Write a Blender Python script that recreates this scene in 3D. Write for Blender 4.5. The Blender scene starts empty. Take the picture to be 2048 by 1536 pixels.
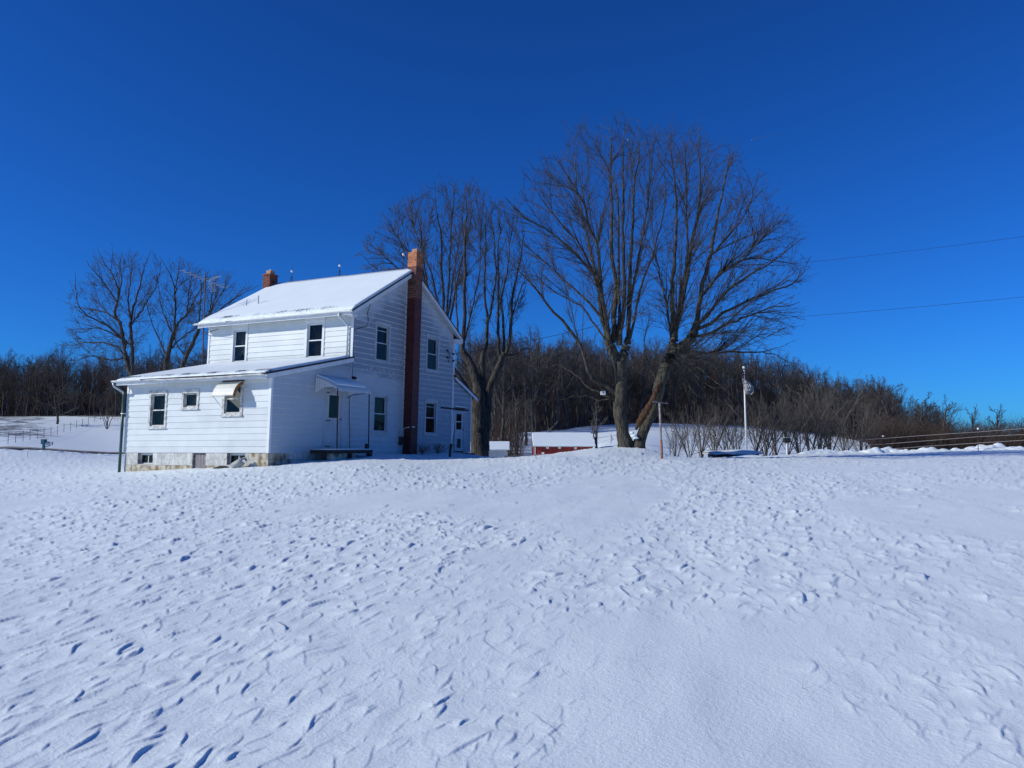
import bpy, math, random
import numpy as np
from mathutils import Vector, Matrix
random.seed(7)
rng = np.random.default_rng(11)
S = bpy.context.scene
# ------------------------------------------------------------------ camera, world, sun, exposure
F, CX, CY, PITCH = 1612.0, 1024.0, 768.0, math.radians(4.68)
cam = bpy.data.cameras.new("camera"); cam.sensor_width = 36; cam.lens = 36 * F / 2048
cam.clip_start = 0.1; cam.clip_end = 9000
camo = bpy.data.objects.new("camera", cam); S.collection.objects.link(camo); S.camera = camo
camo.location = (0, 0, 0); camo.rotation_euler = (math.pi / 2 + PITCH, 0, 0)
SUN_DIR = Vector((.7386, .1818, -.400)).normalized()          # the way the light travels
SUN_EL = math.asin(-SUN_DIR.z); SUN_AZ = math.atan2(-SUN_DIR.x, -SUN_DIR.y)
W = bpy.data.worlds.new("World"); S.world = W; W.use_nodes = True
nt = W.node_tree; nt.nodes.clear()
sky = nt.nodes.new("ShaderNodeTexSky"); sky.sky_type = 'NISHITA'; sky.sun_disc = False
sky.sun_elevation = SUN_EL; sky.sun_rotation = SUN_AZ % (2 * math.pi)
sky.altitude = 600; sky.air_density = 1.0; sky.dust_density = 0.4; sky.ozone_density = 4.0
hs = nt.nodes.new("ShaderNodeMix"); hs.data_type = 'RGBA'; hs.blend_type = 'MULTIPLY'; hs.inputs['Factor'].default_value = 1
hs.inputs[7].default_value = (.14, .615, 1.34, 1)                # the camera's rendering of a clear winter sky: deep saturated blue
bg = nt.nodes.new("ShaderNodeBackground"); bg.inputs[1].default_value = 0.062
wo = nt.nodes.new("ShaderNodeOutputWorld")
gm = nt.nodes.new('ShaderNodeGamma'); gm.inputs[1].default_value = 1.2; nt.links.new(sky.outputs[0], gm.inputs[0]); nt.links.new(gm.outputs[0], hs.inputs[6]); nt.links.new(hs.outputs[2], bg.inputs[0]); nt.links.new(bg.outputs[0], wo.inputs[0])
sl = bpy.data.lights.new("sun", 'SUN'); sl.energy = 3.7; sl.angle = math.radians(.5); sl.color = (1.0, .99, .89)
so = bpy.data.objects.new("sun", sl); S.collection.objects.link(so); so.rotation_euler = SUN_DIR.to_track_quat('-Z', 'Y').to_euler()
so.location = (-30, -10, 30)
S.view_settings.view_transform = 'Standard'; S.view_settings.look = 'None'
S.view_settings.exposure = 0.0; S.view_settings.gamma = 1.0; S.view_settings.use_curve_mapping = False

# ------------------------------------------------------------------ photogrammetry helpers
cp, sp = math.cos(PITCH), math.sin(PITCH)
def ray(u, v):
    c = (CY - v) / F
    return ((u - CX) / F, cp - c * sp, c * cp + sp)
def px(u, v, d):                                                # photo point at forward distance d
    r = ray(u, v); t = d / r[1]
    return Vector((t * r[0], t * r[1], t * r[2]))
def zv(v, d): return px(CX, v, d).z
AZ = math.radians(25.35)
G = np.array((math.sin(AZ), math.cos(AZ))); SD = np.array((-math.cos(AZ), math.sin(AZ))); C0 = np.array((-7.65, 25.4))
RACK = .022                                                     # the old house leans a little to the right
def H(a, b, z):                                                 # house frame: a along the south wall, b along the gable wall
    return (C0[0] + a * SD[0] + b * G[0] + RACK * z, C0[1] + a * SD[1] + b * G[1], z)
FS = lambda b0: (lambda p, o, z: H(p, b0 - o, z))               # (position, outwards, height) on a south-facing wall
FG = lambda p, o, z: H(-o, p, z)                                # on the gable wall

# ------------------------------------------------------------------ value noise
_R = rng.random((256, 256)); _R = _R.astype(np.float32)
def noise(x, y, s=0):
    x = np.asarray(x, float) + s * 17.31; y = np.asarray(y, float) + s * 9.77
    xi = np.floor(x).astype(np.int64); yi = np.floor(y).astype(np.int64)
    fx = x - xi; fy = y - yi
    fx = fx * fx * fx * (fx * (fx * 6 - 15) + 10); fy = fy * fy * fy * (fy * (fy * 6 - 15) + 10)
    a = _R[xi & 255, yi & 255]; b = _R[(xi + 1) & 255, yi & 255]; c = _R[xi & 255, (yi + 1) & 255]; d = _R[(xi + 1) & 255, (yi + 1) & 255]
    return (a * (1 - fx) + b * fx) * (1 - fy) + (c * (1 - fx) + d * fx) * fy
def fbm(x, y, s=0, o=3):
    t = 0; am = .5; n = 0
    for i in range(o):
        t = t + am * noise(x * 2 ** i, y * 2 ** i, s + i); n += am; am *= .5
    return t / n
def sst(a, b, x):
    t = np.clip((x - a) / (b - a), 0, 1); return t * t * (3 - 2 * t)

# ------------------------------------------------------------------ terrain
near = [(0, 'z', -1.6), (3, 'z', -1.58), (6, 'z', -1.42)]
TT = {
 -500: [(15, 'z', -1.25), (30, 'z', -1.2), (45, 'z', -.9), (60, 'z', 0), (75, 'z', 1.5), (110, 'z', 4.3), (130, 'z', 5.5), (200, 'z', 14)],
 0: [(15, 'z', -1.2), (30, 'v', 955), (45, 'v', 925), (57, 'v', 901), (62, 'v', 896), (66, 'v', 888), (90, 'v', 855), (110, 'v', 836), (122, 'v', 832), (200, 'z', 14)],
 240: [(15, 'z', -1.08), (28, 'v', 946), (40, 'v', 928), (57, 'v', 914), (62, 'v', 910), (75, 'v', 893), (95, 'v', 860), (115, 'v', 833), (200, 'z', 14)],
 400: [(15, 'z', -1.02), (26.6, 'v', 938), (40, 'z', -.5), (60, 'z', -.5), (110, 'z', 4), (200, 'z', 14)],
 540: [(15, 'z', -.98), (25.4, 'v', 934), (40, 'z', -.4), (60, 'z', -.6), (100, 'z', 2.5), (200, 'z', 14)],
 640: [(15, 'z', -.95), (24, 'v', 930), (26.5, 'v', 924), (29, 'z', -.3), (40, 'z', -.3), (60, 'z', -1.2), (100, 'z', 2.), (200, 'z', 14)],
 740: [(15, 'z', -.92), (24, 'v', 925), (27, 'v', 918), (30, 'z', -.16), (36, 'z', -.2), (50, 'z', -.8), (70, 'z', -2), (100, 'z', 1), (140, 'z', 6), (200, 'z', 13)],
 900: [(15, 'z', -.9), (22, 'z', -.52), (27.3, 'v', 918.5), (31, 'z', -.30), (35, 'z', -.14), (40, 'z', -.35), (50, 'z', -1.2), (65, 'z', -2.6), (85, 'z', -.5), (105, 'z', 2.6), (140, 'z', 6.5), (200, 'z', 18)],
 1020: [(15, 'z', -.9), (22, 'z', -.53), (27.3, 'v', 915.5), (31, 'z', -.42), (38, 'z', -.45), (50, 'z', -1.4), (62, 'z', -2.8), (72, 'z', -2.5), (86, 'v', 895), (105, 'v', 866), (150, 'z', 7), (200, 'z', 18)],
 1120: [(15, 'z', -.9), (22, 'z', -.52), (26.5, 'v', 912), (30, 'v', 905.5), (33, 'z', -.3), (45, 'z', -1.4), (62, 'z', -2.8), (74, 'z', -2.2), (88, 'v', 893), (112, 'v', 860), (150, 'z', 7), (200, 'z', 18)],
 1200: [(15, 'z', -.9), (22, 'z', -.52), (26, 'v', 918), (30.5, 'v', 895), (33, 'z', 0), (37, 'z', -.6), (50, 'z', -1.0), (64, 'v', 897), (80, 'v', 884), (120, 'v', 851), (160, 'z', 7), (200, 'z', 18)],
 1280: [(15, 'z', -.9), (22, 'z', -.54), (26, 'v', 921), (29, 'v', 906), (31, 'v', 893.5), (34, 'z', 0), (38, 'z', -.5), (50, 'z', -.5), (65, 'v', 891), (90, 'v', 868), (130, 'v', 846), (160, 'z', 7), (200, 'z', 18)],
 1360: [(15, 'z', -.9), (22, 'z', -.55), (28, 'v', 917), (32, 'v', 913), (38, 'z', -.6), (55, 'z', -.5), (70, 'v', 896), (95, 'v', 869), (135, 'v', 847), (170, 'z', 7), (200, 'z', 18)],
 1480: [(15, 'z', -.87), (25, 'z', -.47), (34, 'v', 913), (40, 'z', -.45), (55, 'z', -.6), (75, 'v', 899), (110, 'v', 868), (140, 'v', 851), (200, 'z', 16)],
 1600: [(15, 'z', -.84), (25, 'z', -.44), (38, 'v', 909.5), (44, 'z', -.4), (60, 'z', -.8), (80, 'v', 904), (120, 'v', 876), (145, 'v', 863), (200, 'z', 13)],
 1700: [(15, 'z', -.81), (25, 'z', -.41), (40, 'v', 908), (48, 'z', -.35), (65, 'z', -1), (100, 'v', 897), (140, 'v', 878), (200, 'z', 10.5)],
 1780: [(15, 'z', -.80), (25, 'z', -.39), (41, 'v', 907), (48, 'z', -.35), (65, 'z', -1.2), (100, 'v', 907), (140, 'v', 895), (200, 'z', 5)],
 1850: [(15, 'z', -.78), (25, 'z', -.36), (42, 'v', 905), (50, 'z', -.3), (70, 'z', -1.4), (100, 'z', -1.0), (150, 'z', -.4), (200, 'z', 1.5)],
 2048: [(15, 'z', -.74), (25, 'z', -.33), (45, 'v', 900), (55, 'z', -.2), (70, 'z', -1.2), (150, 'z', -.8), (200, 'z', 0)],
 2600: [(15, 'z', -.7), (25, 'z', -.3), (45, 'v', 900), (55, 'z', -.2), (70, 'z', -1.2), (150, 'z', -.8), (200, 'z', 0)],
}
DS = np.arange(0, 1000, .5)
def pchip(xs, ys, x):
    xs = np.array(xs, float); ys = np.array(ys, float); h = np.diff(xs); dl = np.diff(ys) / h
    m = np.zeros(len(xs)); m[0] = dl[0]; m[-1] = dl[-1]
    for i in range(1, len(xs) - 1):
        if dl[i - 1] * dl[i] > 0:
            w1 = 2 * h[i] + h[i - 1]; w2 = h[i] + 2 * h[i - 1]; m[i] = (w1 + w2) / (w1 / dl[i - 1] + w2 / dl[i])
    k = np.clip(np.searchsorted(xs, x) - 1, 0, len(xs) - 2); t = (x - xs[k]) / h[k]
    return ((1 + 2 * t) * (1 - t) ** 2 * ys[k] + t * (1 - t) ** 2 * h[k] * m[k] + t * t * (3 - 2 * t) * ys[k + 1] + t * t * (t - 1) * h[k] * m[k + 1])
cols = sorted(TT); QA = np.array([(u - CX) / 1617.3 for u in cols]); TB = []
for u in cols:
    pts = near + TT[u]; xs = [p[0] for p in pts]; ys = [p[2] if p[1] == 'z' else zv(p[2], p[0]) for p in pts]
    xs += [300, 1001]; ys += [ys[-1] + 5, ys[-1] + 9]
    TB.append(pchip(xs, ys, DS))
TB = np.array(TB)
QF = np.linspace(QA[0], QA[-1], 500); TF = np.empty((500, len(DS)))
for j in range(len(DS)): TF[:, j] = pchip(QA, TB[:, j], QF)
ker = np.exp(-np.linspace(-2, 2, 13) ** 2); ker /= ker.sum()
TF = np.apply_along_axis(lambda c: np.convolve(np.pad(c, 6, 'edge'), ker, 'valid'), 0, TF)
def terrain(x, y):
    x = np.asarray(x, float); y = np.asarray(y, float)
    q = np.clip(x / np.maximum(y, 4), QF[0], QF[-1]); d = np.clip(y, 0, 999)
    i = (q - QF[0]) / (QF[1] - QF[0]); j = d / .5
    i0 = np.clip(i.astype(int), 0, 498); j0 = np.clip(j.astype(int), 0, len(DS) - 2); fi = i - i0; fj = j - j0
    z = (TF[i0, j0] * (1 - fi) + TF[i0 + 1, j0] * fi) * (1 - fj) + (TF[i0, j0 + 1] * (1 - fi) + TF[i0 + 1, j0 + 1] * fi) * fj
    w = sst(2, 7, y)
    return z * w + -1.6 * (1 - w)
def micro(x, y):
    wa = math.radians(15); p = x * math.cos(wa) - y * math.sin(wa); t = x * math.sin(wa) + y * math.cos(wa)
    q = x / np.maximum(y, 2)
    fade = 1 - sst(45, 75, y)
    bias = .16 * (1 - sst(-.02, .22, q)) - .12 * sst(.02, .2, q) * (1 - sst(6.2, 7.8, y)) + .10 * sst(6.5, 7.5, y) * (1 - sst(11, 12.5, y)) * sst(-.05, .05, q) + .16 * sst(12, 17, y) * sst(.08, .25, q)
    bias = bias - .20 * sst(12.5, 15, y) * (1 - sst(17, 22, y)) * sst(-.35, -.1, q) * (1 - sst(.1, .3, q))
    m = .10 + .90 * sst(.33, .62, fbm(p / 2.4, t / 3.6, 3, 3) + bias)
    big = .08 * (fbm(x / 8, y / 9, 1, 2) - .5) + .030 * (fbm(p / .9, t / 2.4, 5, 3) - .5)
    def scarps(per, st, amp, sd, thr):
        Fv = p / per + 1.5 * fbm(p / (per * 1.5), t / (per * 3.0), sd, 2) + .55 * noise(p / per * 1.9, t / per * .9, sd + 7)
        g = Fv - np.floor(Fv); e = .13
        prof = np.where(g < 1 - e, (g / (1 - e)) ** 2.2, (1 - g) / e)
        mk = sst(thr, thr + .20, noise(p / (per * .9) + .3 * noise(p, t, sd), t / (per * st), sd + 11)) * sst(.30, .55, noise(p / (per * 2.1), t / (per * 1.4), sd + 17))
        return amp * prof * mk
    def bites(cell, amp, sd, prob, ln):
        # short wind-cut scarps, one to a cell: a slow rise and a sharp drop on the lee side
        ci = np.floor(p / cell).astype(np.int64); cj = np.floor(t / cell).astype(np.int64); H_ = np.zeros_like(x)
        for di in (-1, 0, 1):
            for dj in (-1, 0, 1):
                a = ci + di; b = cj + dj
                r = lambda k: _R[(a * 7 + b * 131 + sd * 3 + k * 57) & 255, (b * 11 + a * 29 + sd * 5 + k * 91) & 255]
                pp = p - (a + .15 + .7 * r(0)) * cell; tt = t - (b + .15 + .7 * r(1)) * cell; an = (r(2) - .5) * 1.1 + (r(8) - .5) * .5
                s_ = pp * np.cos(an) - tt * np.sin(an); v_ = pp * np.sin(an) + tt * np.cos(an)
                L_ = cell * ln * (.5 + r(3)); s_ = s_ + (r(4) - .4) * .35 * v_ * v_ / L_ + .05 * L_ * np.sin(v_ / L_ * 3 + 6 * r(5))
                A_ = amp * (.35 + .9 * r(6)) * (r(7) < prob)
                H_ = np.maximum(H_, A_ * np.exp(-(np.abs(v_) / L_) ** 3) * np.where(s_ < 0, np.exp(s_ / (cell * .30)), np.clip(1 - s_ / (amp * .75), 0, 1)))
        return H_
    bt = (bites(.40, .020, 3, .62, .31) + bites(.17, .0105, 8, .80, .40) + bites(.27, .015, 23, .65, .38)) * m + bites(.8, .026, 15, .24, .16) * (.35 + .65 * m)
    bt = bt * (.80 + .75 * sst(6, 17, y))
    h = bt + .10 * (scarps(.38, 1.25, .042, 21, .47) + scarps(.20, 1.5, .024, 41, .42) + scarps(.29, 1.1, .030, 81, .52)) * m + .5 * scarps(.60, 1.0, .036, 61, .62) * (.2 + .8 * m) * .3
    h = h + .010 * m * (fbm(p / .16, t / .34, 9, 2) - .5) + .006 * (fbm(p / .5, t / 1.4, 13, 2) - .5)
    return (h + big * sst(0, 3, np.hypot(x, y))) * fade
def ground(x, y):
    return terrain(x, y) + micro(np.asarray(x, float), np.asarray(y, float))
def gz(x, y): return float(ground(np.array([x]), np.array([y]))[0])

# ------------------------------------------------------------------ materials
def new_mat(name):
    m = bpy.data.materials.new(name); m.use_nodes = True; n = m.node_tree; b = n.nodes['Principled BSDF']
    return m, n, b
def mat(name, col, rough=.6, col2=None, scale=3.0, bump=0.0, bscale=None, metal=0.0, spec=.4, stretch=(1, 1, 1), coords='Object', detail=6, lo=.35, hi=.65, island=0.0):
    m, n, b = new_mat(name); L = n.links
    b.inputs['Roughness'].default_value = rough; b.inputs['Metallic'].default_value = metal
    b.inputs['Specular IOR Level'].default_value = spec
    b.inputs['Base Color'].default_value = (*col, 1)
    if col2 is not None or bump or island:
        tc = n.nodes.new('ShaderNodeNewGeometry'); mp = n.nodes.new('ShaderNodeMapping'); mp.inputs['Scale'].default_value = stretch
        L.new(tc.outputs['Position'], mp.inputs['Vector'])
    last = None
    if col2 is not None:
        no = n.nodes.new('ShaderNodeTexNoise'); no.inputs['Scale'].default_value = scale; no.inputs['Detail'].default_value = detail
        cr = n.nodes.new('ShaderNodeValToRGB'); cr.color_ramp.elements[0].position = lo; cr.color_ramp.elements[1].position = hi
        cr.color_ramp.elements[0].color = (*col, 1); cr.color_ramp.elements[1].color = (*col2, 1)
        L.new(mp.outputs[0], no.inputs['Vector']); L.new(no.outputs['Fac'], cr.inputs[0]); last = cr.outputs[0]
        L.new(last, b.inputs['Base Color'])
    if island:
        g = n.nodes.new('ShaderNodeNewGeometry'); hv = n.nodes.new('ShaderNodeHueSaturation')
        mr = n.nodes.new('ShaderNodeMapRange'); mr.inputs[3].default_value = 1 - island; mr.inputs[4].default_value = 1 + island
        oi = n.nodes.new('ShaderNodeObjectInfo'); am_ = n.nodes.new('ShaderNodeMath'); am_.operation = 'ADD'; L.new(g.outputs['Random Per Island'], am_.inputs[0]); L.new(oi.outputs['Random'], am_.inputs[1]); fm = n.nodes.new('ShaderNodeMath'); fm.operation = 'FRACT'; L.new(am_.outputs[0], fm.inputs[0]); L.new(fm.outputs[0], mr.inputs[0]); L.new(mr.outputs[0], hv.inputs['Value'])
        if last is not None: L.new(last, hv.inputs['Color'])
        else: hv.inputs['Color'].default_value = (*col, 1)
        L.new(hv.outputs[0], b.inputs['Base Color'])
    if bump:
        n2 = n.nodes.new('ShaderNodeTexNoise'); n2.inputs['Scale'].default_value = bscale or scale * 4; n2.inputs['Detail'].default_value = 4
        bu = n.nodes.new('ShaderNodeBump'); bu.inputs['Strength'].default_value = 1; bu.inputs['Distance'].default_value = bump
        L.new(mp.outputs[0], n2.inputs['Vector']); L.new(n2.outputs['Fac'], bu.inputs['Height']); L.new(bu.outputs[0], b.inputs['Normal'])
    return m
M = {}
# snow
def snow_mat(name, floor=False, nsc=.45, under=(.045, .032, .022, 1)):
    m, n, b = new_mat(name); L = n.links
    b.inputs['Base Color'].default_value = (.80, .83, .88, 1); b.inputs['Roughness'].default_value = .55
    b.inputs['Specular IOR Level'].default_value = .35
    g = n.nodes.new('ShaderNodeNewGeometry')
    no = n.nodes.new('ShaderNodeTexNoise'); no.inputs['Scale'].default_value = 1.3; no.inputs['Detail'].default_value = 8
    cr = n.nodes.new('ShaderNodeValToRGB'); cr.color_ramp.elements[0].position = .3; cr.color_ramp.elements[1].position = .7
    cr.color_ramp.elements[0].color = (.795, .86, .875, 1); cr.color_ramp.elements[1].color = (.845, .90, .91, 1)
    L.new(g.outputs['Position'], no.inputs['Vector']); L.new(no.outputs['Fac'], cr.inputs[0])
    out = cr.outputs[0]
    if floor:
        at = n.nodes.new('ShaderNodeAttribute'); at.attribute_name = 'litter'
        n3 = n.nodes.new('ShaderNodeTexNoise'); n3.inputs['Scale'].default_value = nsc; n3.inputs['Detail'].default_value = 9; n3.inputs['Roughness'].default_value = .75
        L.new(g.outputs['Position'], n3.inputs['Vector'])
        ad = n.nodes.new('ShaderNodeMath'); ad.operation = 'ADD'; L.new(at.outputs['Fac'], ad.inputs[0]); L.new(n3.outputs['Fac'], ad.inputs[1])
        r2 = n.nodes.new('ShaderNodeValToRGB'); r2.color_ramp.elements[0].position = .72; r2.color_ramp.elements[1].position = .86
        L.new(ad.outputs[0], r2.inputs[0])
        mx = n.nodes.new('ShaderNodeMix'); mx.data_type = 'RGBA'; L.new(r2.outputs[0], mx.inputs['Factor'])
        L.new(out, mx.inputs[6]); mx.inputs[7].default_value = under; out = mx.outputs[2]
    L.new(out, b.inputs['Base Color'])
    n1 = n.nodes.new('ShaderNodeTexNoise'); n1.inputs['Scale'].default_value = 34; n1.inputs['Detail'].default_value = 6; n1.inputs['Roughness'].default_value = .65
    b1 = n.nodes.new('ShaderNodeBump'); b1.inputs['Distance'].default_value = .012; b1.inputs['Strength'].default_value = .55
    L.new(g.outputs['Position'], n1.inputs['Vector']); L.new(n1.outputs['Fac'], b1.inputs['Height'])
    n2 = n.nodes.new('ShaderNodeTexNoise'); n2.inputs['Scale'].default_value = 240; n2.inputs['Detail'].default_value = 3
    b2 = n.nodes.new('ShaderNodeBump'); b2.inputs['Distance'].default_value = .003; b2.inputs['Strength'].default_value = .5
    L.new(g.outputs['Position'], n2.inputs['Vector']); L.new(n2.outputs['Fac'], b2.inputs['Height']); L.new(b1.outputs[0], b2.inputs['Normal'])
    L.new(b2.outputs[0], b.inputs['Normal'])
    return m
M['snow_ground'] = snow_mat('snow_ground', True); M['snow'] = snow_mat('snow'); M['snow_roof'] = snow_mat('roof_snow', True, 13.0, (.05, .055, .065, 1))
M['siding'] = mat('white_siding', (.57, .60, .60), .42, (.64, .67, .66), 1.6, .002, 30, island=.055)
M['siding_unused'] = mat('old_siding', (.56, .59, .60), .5, (.72, .74, .75), 2.4, .003, 22, lo=.3, hi=.6, island=.05)
def weathered_shaded_siding():
    m, n, b = new_mat('weathered_shaded_siding'); L = n.links; b.inputs['Roughness'].default_value = .5
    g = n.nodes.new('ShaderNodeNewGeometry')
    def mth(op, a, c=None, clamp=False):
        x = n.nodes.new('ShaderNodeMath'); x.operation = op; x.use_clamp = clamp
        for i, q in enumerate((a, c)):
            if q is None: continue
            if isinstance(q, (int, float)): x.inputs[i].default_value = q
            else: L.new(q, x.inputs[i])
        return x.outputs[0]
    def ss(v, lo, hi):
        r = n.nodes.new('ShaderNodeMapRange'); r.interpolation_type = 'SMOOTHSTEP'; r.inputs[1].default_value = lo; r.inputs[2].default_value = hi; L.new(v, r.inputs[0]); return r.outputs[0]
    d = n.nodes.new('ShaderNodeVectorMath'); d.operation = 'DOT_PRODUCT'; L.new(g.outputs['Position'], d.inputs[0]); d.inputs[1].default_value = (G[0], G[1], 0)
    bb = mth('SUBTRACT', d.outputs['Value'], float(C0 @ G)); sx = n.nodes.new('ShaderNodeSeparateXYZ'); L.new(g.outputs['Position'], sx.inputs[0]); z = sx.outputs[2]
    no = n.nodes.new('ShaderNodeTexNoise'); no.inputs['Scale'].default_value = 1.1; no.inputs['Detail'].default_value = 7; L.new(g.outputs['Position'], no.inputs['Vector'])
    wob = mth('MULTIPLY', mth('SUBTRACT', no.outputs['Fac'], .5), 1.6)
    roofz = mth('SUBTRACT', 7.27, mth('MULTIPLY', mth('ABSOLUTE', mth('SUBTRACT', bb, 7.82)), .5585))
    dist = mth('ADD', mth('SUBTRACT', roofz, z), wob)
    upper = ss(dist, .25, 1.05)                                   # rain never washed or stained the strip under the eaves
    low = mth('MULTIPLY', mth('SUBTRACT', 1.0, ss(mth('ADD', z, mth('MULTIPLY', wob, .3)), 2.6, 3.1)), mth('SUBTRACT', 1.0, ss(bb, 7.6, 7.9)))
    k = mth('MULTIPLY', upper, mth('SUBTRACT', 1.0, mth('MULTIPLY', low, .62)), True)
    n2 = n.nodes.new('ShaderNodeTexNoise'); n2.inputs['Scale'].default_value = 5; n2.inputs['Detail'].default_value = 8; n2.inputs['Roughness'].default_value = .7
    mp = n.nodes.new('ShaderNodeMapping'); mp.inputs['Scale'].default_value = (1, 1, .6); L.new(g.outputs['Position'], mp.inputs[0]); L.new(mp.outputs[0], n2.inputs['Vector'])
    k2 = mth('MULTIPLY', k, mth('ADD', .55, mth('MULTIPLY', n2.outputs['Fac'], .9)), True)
    mx = n.nodes.new('ShaderNodeMix'); mx.data_type = 'RGBA'; L.new(k2, mx.inputs['Factor']); mx.inputs[6].default_value = (.58, .63, .66, 1); mx.inputs[7].default_value = (.27, .31, .36, 1)  # clean and dirty tones both pushed blue-grey, the gable's shade put into the colour
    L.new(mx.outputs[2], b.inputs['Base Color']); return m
M['siding_old'] = weathered_shaded_siding()
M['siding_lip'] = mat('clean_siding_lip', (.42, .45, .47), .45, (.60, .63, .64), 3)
M['trim_shaded'] = mat('shaded_trim', (.40, .44, .47), .55, (.50, .54, .57), 4)  # white trim darkened and blued, gable shade put into its colour
M['trim'] = mat('white_trim', (.66, .68, .69), .5, (.76, .77, .77), 4, .002, 30)
M['trim_worn'] = mat('worn_trim', (.36, .34, .31), .7, (.66, .66, .63), 9, .004, 40, lo=.38, hi=.6)
M['gutter'] = mat('gutter', (.62, .64, .65), .4, (.72, .73, .73), 5)
M['gutter_worn'] = mat('gutter_worn', (.42, .43, .43), .5, (.62, .63, .63), 3, lo=.4, hi=.55)
M['green_pipe'] = mat('green_pipe', (.008, .05, .045), .35, (.03, .10, .09), 6)
M['shingle'] = mat('dark_shingle', (.02, .022, .026), .8, (.045, .045, .05), 14, .01, 60)
M['block'] = mat('painted_block', (.40, .39, .35), .85, (.62, .62, .59), 6, .012, 35, lo=.3, hi=.6, island=.10)
M['block_stained'] = mat('stained_block', (.22, .15, .07), .9, (.52, .49, .40), 5, .012, 35, lo=.35, hi=.6, island=.12)
M['mortar'] = mat('mortar', (.42, .40, .36), .9, (.52, .50, .46), 20)
M['mortar_dark'] = mat('dark_mortar', (.10, .05, .045), .9, (.06, .03, .03), 20)
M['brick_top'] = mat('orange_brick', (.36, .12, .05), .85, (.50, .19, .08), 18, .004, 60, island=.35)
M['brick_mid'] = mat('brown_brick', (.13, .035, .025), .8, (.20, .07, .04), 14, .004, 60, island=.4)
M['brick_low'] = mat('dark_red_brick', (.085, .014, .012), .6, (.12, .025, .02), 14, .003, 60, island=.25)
M['terracotta'] = mat('flue_tile', (.42, .20, .10), .8, (.5, .3, .18), 20)
M['wood_grey'] = mat('weathered_wood', (.14, .12, .12), .85, (.32, .29, .30), 4, .006, 20, stretch=(22, 22, 1.2), lo=.35, hi=.6)
M['wood_dark'] = mat('dark_wood', (.025, .022, .020), .8, (.06, .05, .045), 9, .006, 40)
M['iron'] = mat('dark_iron', (.02, .015, .014), .6, (.05, .03, .025), 14)
M['rust'] = mat('rusty_steel', (.22, .09, .05), .8, (.36, .20, .14), 9, .003, 60)
M['galv'] = mat('galvanised', (.42, .43, .44), .45, (.56, .57, .58), 9, metal=.5)
M['alu'] = mat('antenna_aluminium', (.40, .42, .44), .3, metal=.6)
M['white_paint'] = mat('white_paint', (.78, .78, .76), .45, (.7, .7, .68), 6)
M['curtain'] = mat('curtain', (.30, .31, .30), .9, (.60, .62, .60), 3, stretch=(14, 14, 1), lo=.3, hi=.7)
M['curtain_dark'] = mat('dark_curtain', (.10, .09, .09), .9, (.26, .24, .24), 3, stretch=(14, 14, 1), lo=.3, hi=.7)
M['awning_ivory'] = mat('ivory_awning', (.62, .60, .54), .5, (.7, .68, .62), 3)
M['awning_rust'] = mat('awning_underside', (.35, .13, .03), .8, (.12, .05, .02), 12)
M['tank'] = mat('grey_tank', (.27, .28, .27), .5, (.34, .35, .34), 7)
M['black'] = mat('black_cover', (.012, .012, .012), .6)
M['red'] = mat('barn_red', (.20, .018, .016), .7, (.27, .03, .025), 3, .006, 16, stretch=(3, 3, 1))
M['metal_sheet'] = mat('ribbed_metal', (.45, .47, .50), .45, (.60, .61, .63), 2, metal=.3)
M['teal'] = mat('teal_plastic', (.01, .10, .11), .5, (.02, .14, .15), 8)
M['asphalt'] = mat('asphalt', (.035, .037, .042), .85, (.06, .06, .065), 3, .004, 60)
M['sand'] = mat('sandy_verge', (.30, .26, .20), .9, (.65, .65, .66), 1.1, lo=.45, hi=.6)
M['flag_grey'] = mat('faded_flag', (.26, .24, .24), .8, (.34, .32, .32), 9)
M['flag_print'] = mat('flag_print', (.78, .77, .75), .8)
M['flag_dark'] = mat('dark_flag', (.10, .035, .05), .8, (.05, .02, .06), 9)
M['trim_pole'] = mat('peeling_pole_paint', (.20, .15, .13), .7, (.42, .38, .35), 8)
M['ice'] = mat('ice', (.75, .8, .85), .15, spec=.8)
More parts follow.
